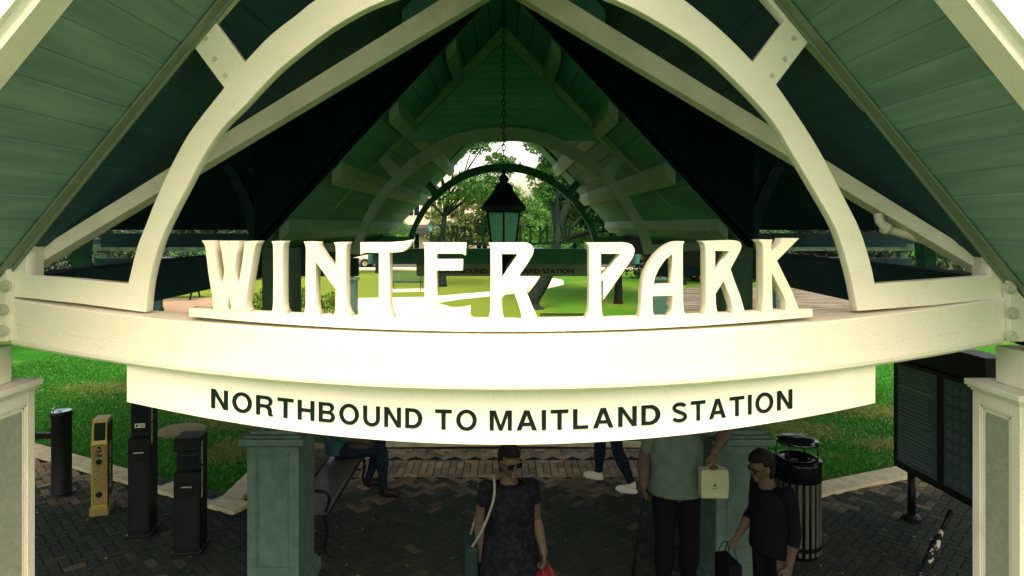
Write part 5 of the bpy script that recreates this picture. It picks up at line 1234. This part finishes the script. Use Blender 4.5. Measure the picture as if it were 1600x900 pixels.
st_, stm = person('person in a teal top and dark jeans sitting on the left bench', (-1.93, 7.62, 0), R(90),
    dict(pelvis=(0, .03, .555), waist=(0, .07, .71), chest=(0, .08, .92), neck=(0, .06, 1.08), head=(0, .02, 1.15), shl=(-.175, .06, 1.03), shr=(.175, .06, 1.03), ell=(-.23, .0, .76), elr=(.23, .0, .76), wrl=(-.15, -.22, .68), wrr=(.15, -.2, .68),
         hil=(-.095, -.02, .54), hir=(.095, -.02, .54), knl=(-.12, -.50, .56), knr=(.14, -.44, .56), anl=(-.12, -.52, .09), anr=(.17, -.28, .10), tol=(-.13, -.68, .04), tor=(.19, -.42, .04)), look=R(10), build=1.1, k=1.0, colors=(teal, jean, dsh), sleeve=1.5,
    hands={'l': {'dir': (0, -1, -.1), 'palm': (0, 0, -1), 'side': (1, 0, 0), 'curl': .15}, 'r': {'dir': (0, -1, -.1), 'palm': (0, 0, -1), 'side': (-1, 0, 0), 'curl': .15}})
# things people carry
def bag(name, grip, w_, d_, h_, m_, label, cat, rz=0, handle=.09, top_in=.0):
    g = empty(name, (grip[0], grip[1], grip[2] - handle - h_), rz, label, cat)
    bm = bmesh.new(); ring_loop(bm, [[(-w_ / 2, -d_ / 2, 0), (w_ / 2, -d_ / 2, 0), (w_ / 2, d_ / 2, 0), (-w_ / 2, d_ / 2, 0)], [(-w_ / 2 - .004, -d_ / 2, h_ * .5), (w_ / 2 + .006, -d_ / 2, h_ * .5), (w_ / 2 + .004, d_ / 2, h_ * .5), (-w_ / 2, d_ / 2, h_ * .5)], [(-w_ / 2, -d_ / 2 + top_in, h_), (w_ / 2, -d_ / 2 + top_in, h_), (w_ / 2, d_ / 2 - top_in, h_), (-w_ / 2, d_ / 2 - top_in, h_)]])
    bmesh.ops.bevel(bm, geom=list(bm.edges), offset=.004, segments=2, affect='EDGES'); from_bm('body', bm, m_, g)
    for yy in (-1, 1):
        bm = bmesh.new(); y = yy * (d_ / 2 - top_in - .002); tube(bm, smooth_pts_3([(-w_ * .28, y, h_ - .02), (-w_ * .2, y * .4, h_ + handle * .8), (0, 0, h_ + handle), (w_ * .2, y * .4, h_ + handle * .8), (w_ * .28, y, h_ - .02)]), .003, 6); from_bm('handle', bm, m_, g)
    return g
paper = mat('white_paper_bag', (0.22, 0.27, 0.16), .8, (0.26, 0.31, 0.19), scale=6); red = mat('red_bag_film', (0.10, 0.004, 0.006), .5, (0.14, .008, .01), scale=6)
hp = manm((.222, -.245, 1.215)); pb = bag('paper_bag', (hp.x, hp.y, hp.z), .215, .09, .225, paper, 'pale paper bag with a small black mark held by the man in grey', 'bag', handle=.03)
bm = bmesh.new(); q = [bm.verts.new(p) for p in ((-.016, -.0475, .095), (.010, -.0475, .095), (-.001, -.0475, .125))]; bm.faces.new(q); bx(bm, -.028, .028, -.0475, -.0465, .078, .082); from_bm('emblem', bm, M['black'], pb)
hp = w1m((.262, -.12, .87)); bag('shopping_bag', (hp.x, hp.y, hp.z), .13, .26, .36, red, 'red shopping bag in the hand of the person with sunglasses', 'bag', rz=R(12), handle=.07, top_in=.03)
# shoulder bag of the middle person: strap over the shoulder, pouch at the hip
g = empty('shoulder_bag', w1m((-.30, .05, .86)), R(6), 'pale strapped shoulder bag on the left side of the person with sunglasses', 'bag'); gl_ = g.location
bm = bmesh.new(); bx(bm, -.05, .05, -.14, .14, -.13, .13, .03); from_bm('pouch', bm, mat('dull_green_cloth', (.008, .02, .018), .8), g)
bm = bmesh.new(); ps = [w1m(p) for p in ((-.30, .12, .98), (-.22, .10, 1.25), (-.135, .06, 1.475), (-.12, -.03, 1.48), (-.135, -.115, 1.36), (-.22, -.13, 1.15), (-.30, -.06, .98))]
ps = [Matrix.Rotation(-R(6), 3, 'Z') @ (p - Vector(gl_)) for p in ps]; tube(bm, smooth_pts_3([tuple(p) for p in ps]), .009, 6); from_bm('strap', bm, mat('pale_strap', (.12, .14, .11), .7), g)
# walking stick of the man in grey
hp = manm((-.305, -.20, .955)); bm = bmesh.new(); tube(bm, smooth_pts_3([(hp.x + .04, hp.y - .09, hp.z + .0), (hp.x + .03, hp.y - .05, hp.z + .035), (hp.x + .01, hp.y, hp.z + .03), (hp.x - .01, hp.y + .01, hp.z - .1)], 4) + [(hp.x - .14, hp.y + .02, .0)], .012, 8)
tag(from_bm('walking_stick', bm, M['black']), 'dark walking stick in the hand of the man in grey', 'walking stick')
hp = rpm((-.17, -.30, .92)); bag('handbag', (hp.x, hp.y, hp.z), .10, .22, .20, blk, 'small black handbag held in front of the person facing left', 'bag', rz=R(10), handle=.12)
# folded umbrella leaning on the near foot of the information board
bm = bmesh.new(); a, b = Vector((3.72, 5.74, .0)), Vector((4.19, 6.0, .52)); um = empty('folded_umbrella', a, 0, 'folded umbrella with pale patterned tip leaning towards the information board', 'umbrella')
tube(bm, [Vector((0, 0, .01)), (b - a) * .12, (b - a) * .5, (b - a) * .72], [.006, .03, .04, .018], 10); from_bm('cover', bm, mat('patterned_cloth', (.01, .012, .014), .7, (.30, .32, .27), scale=14, lo=.55, hi=.6), um)
bm = bmesh.new(); tube(bm, [(b - a) * .7, (b - a)], [.016, .02], 10); from_bm('handle', bm, M['black'], um)
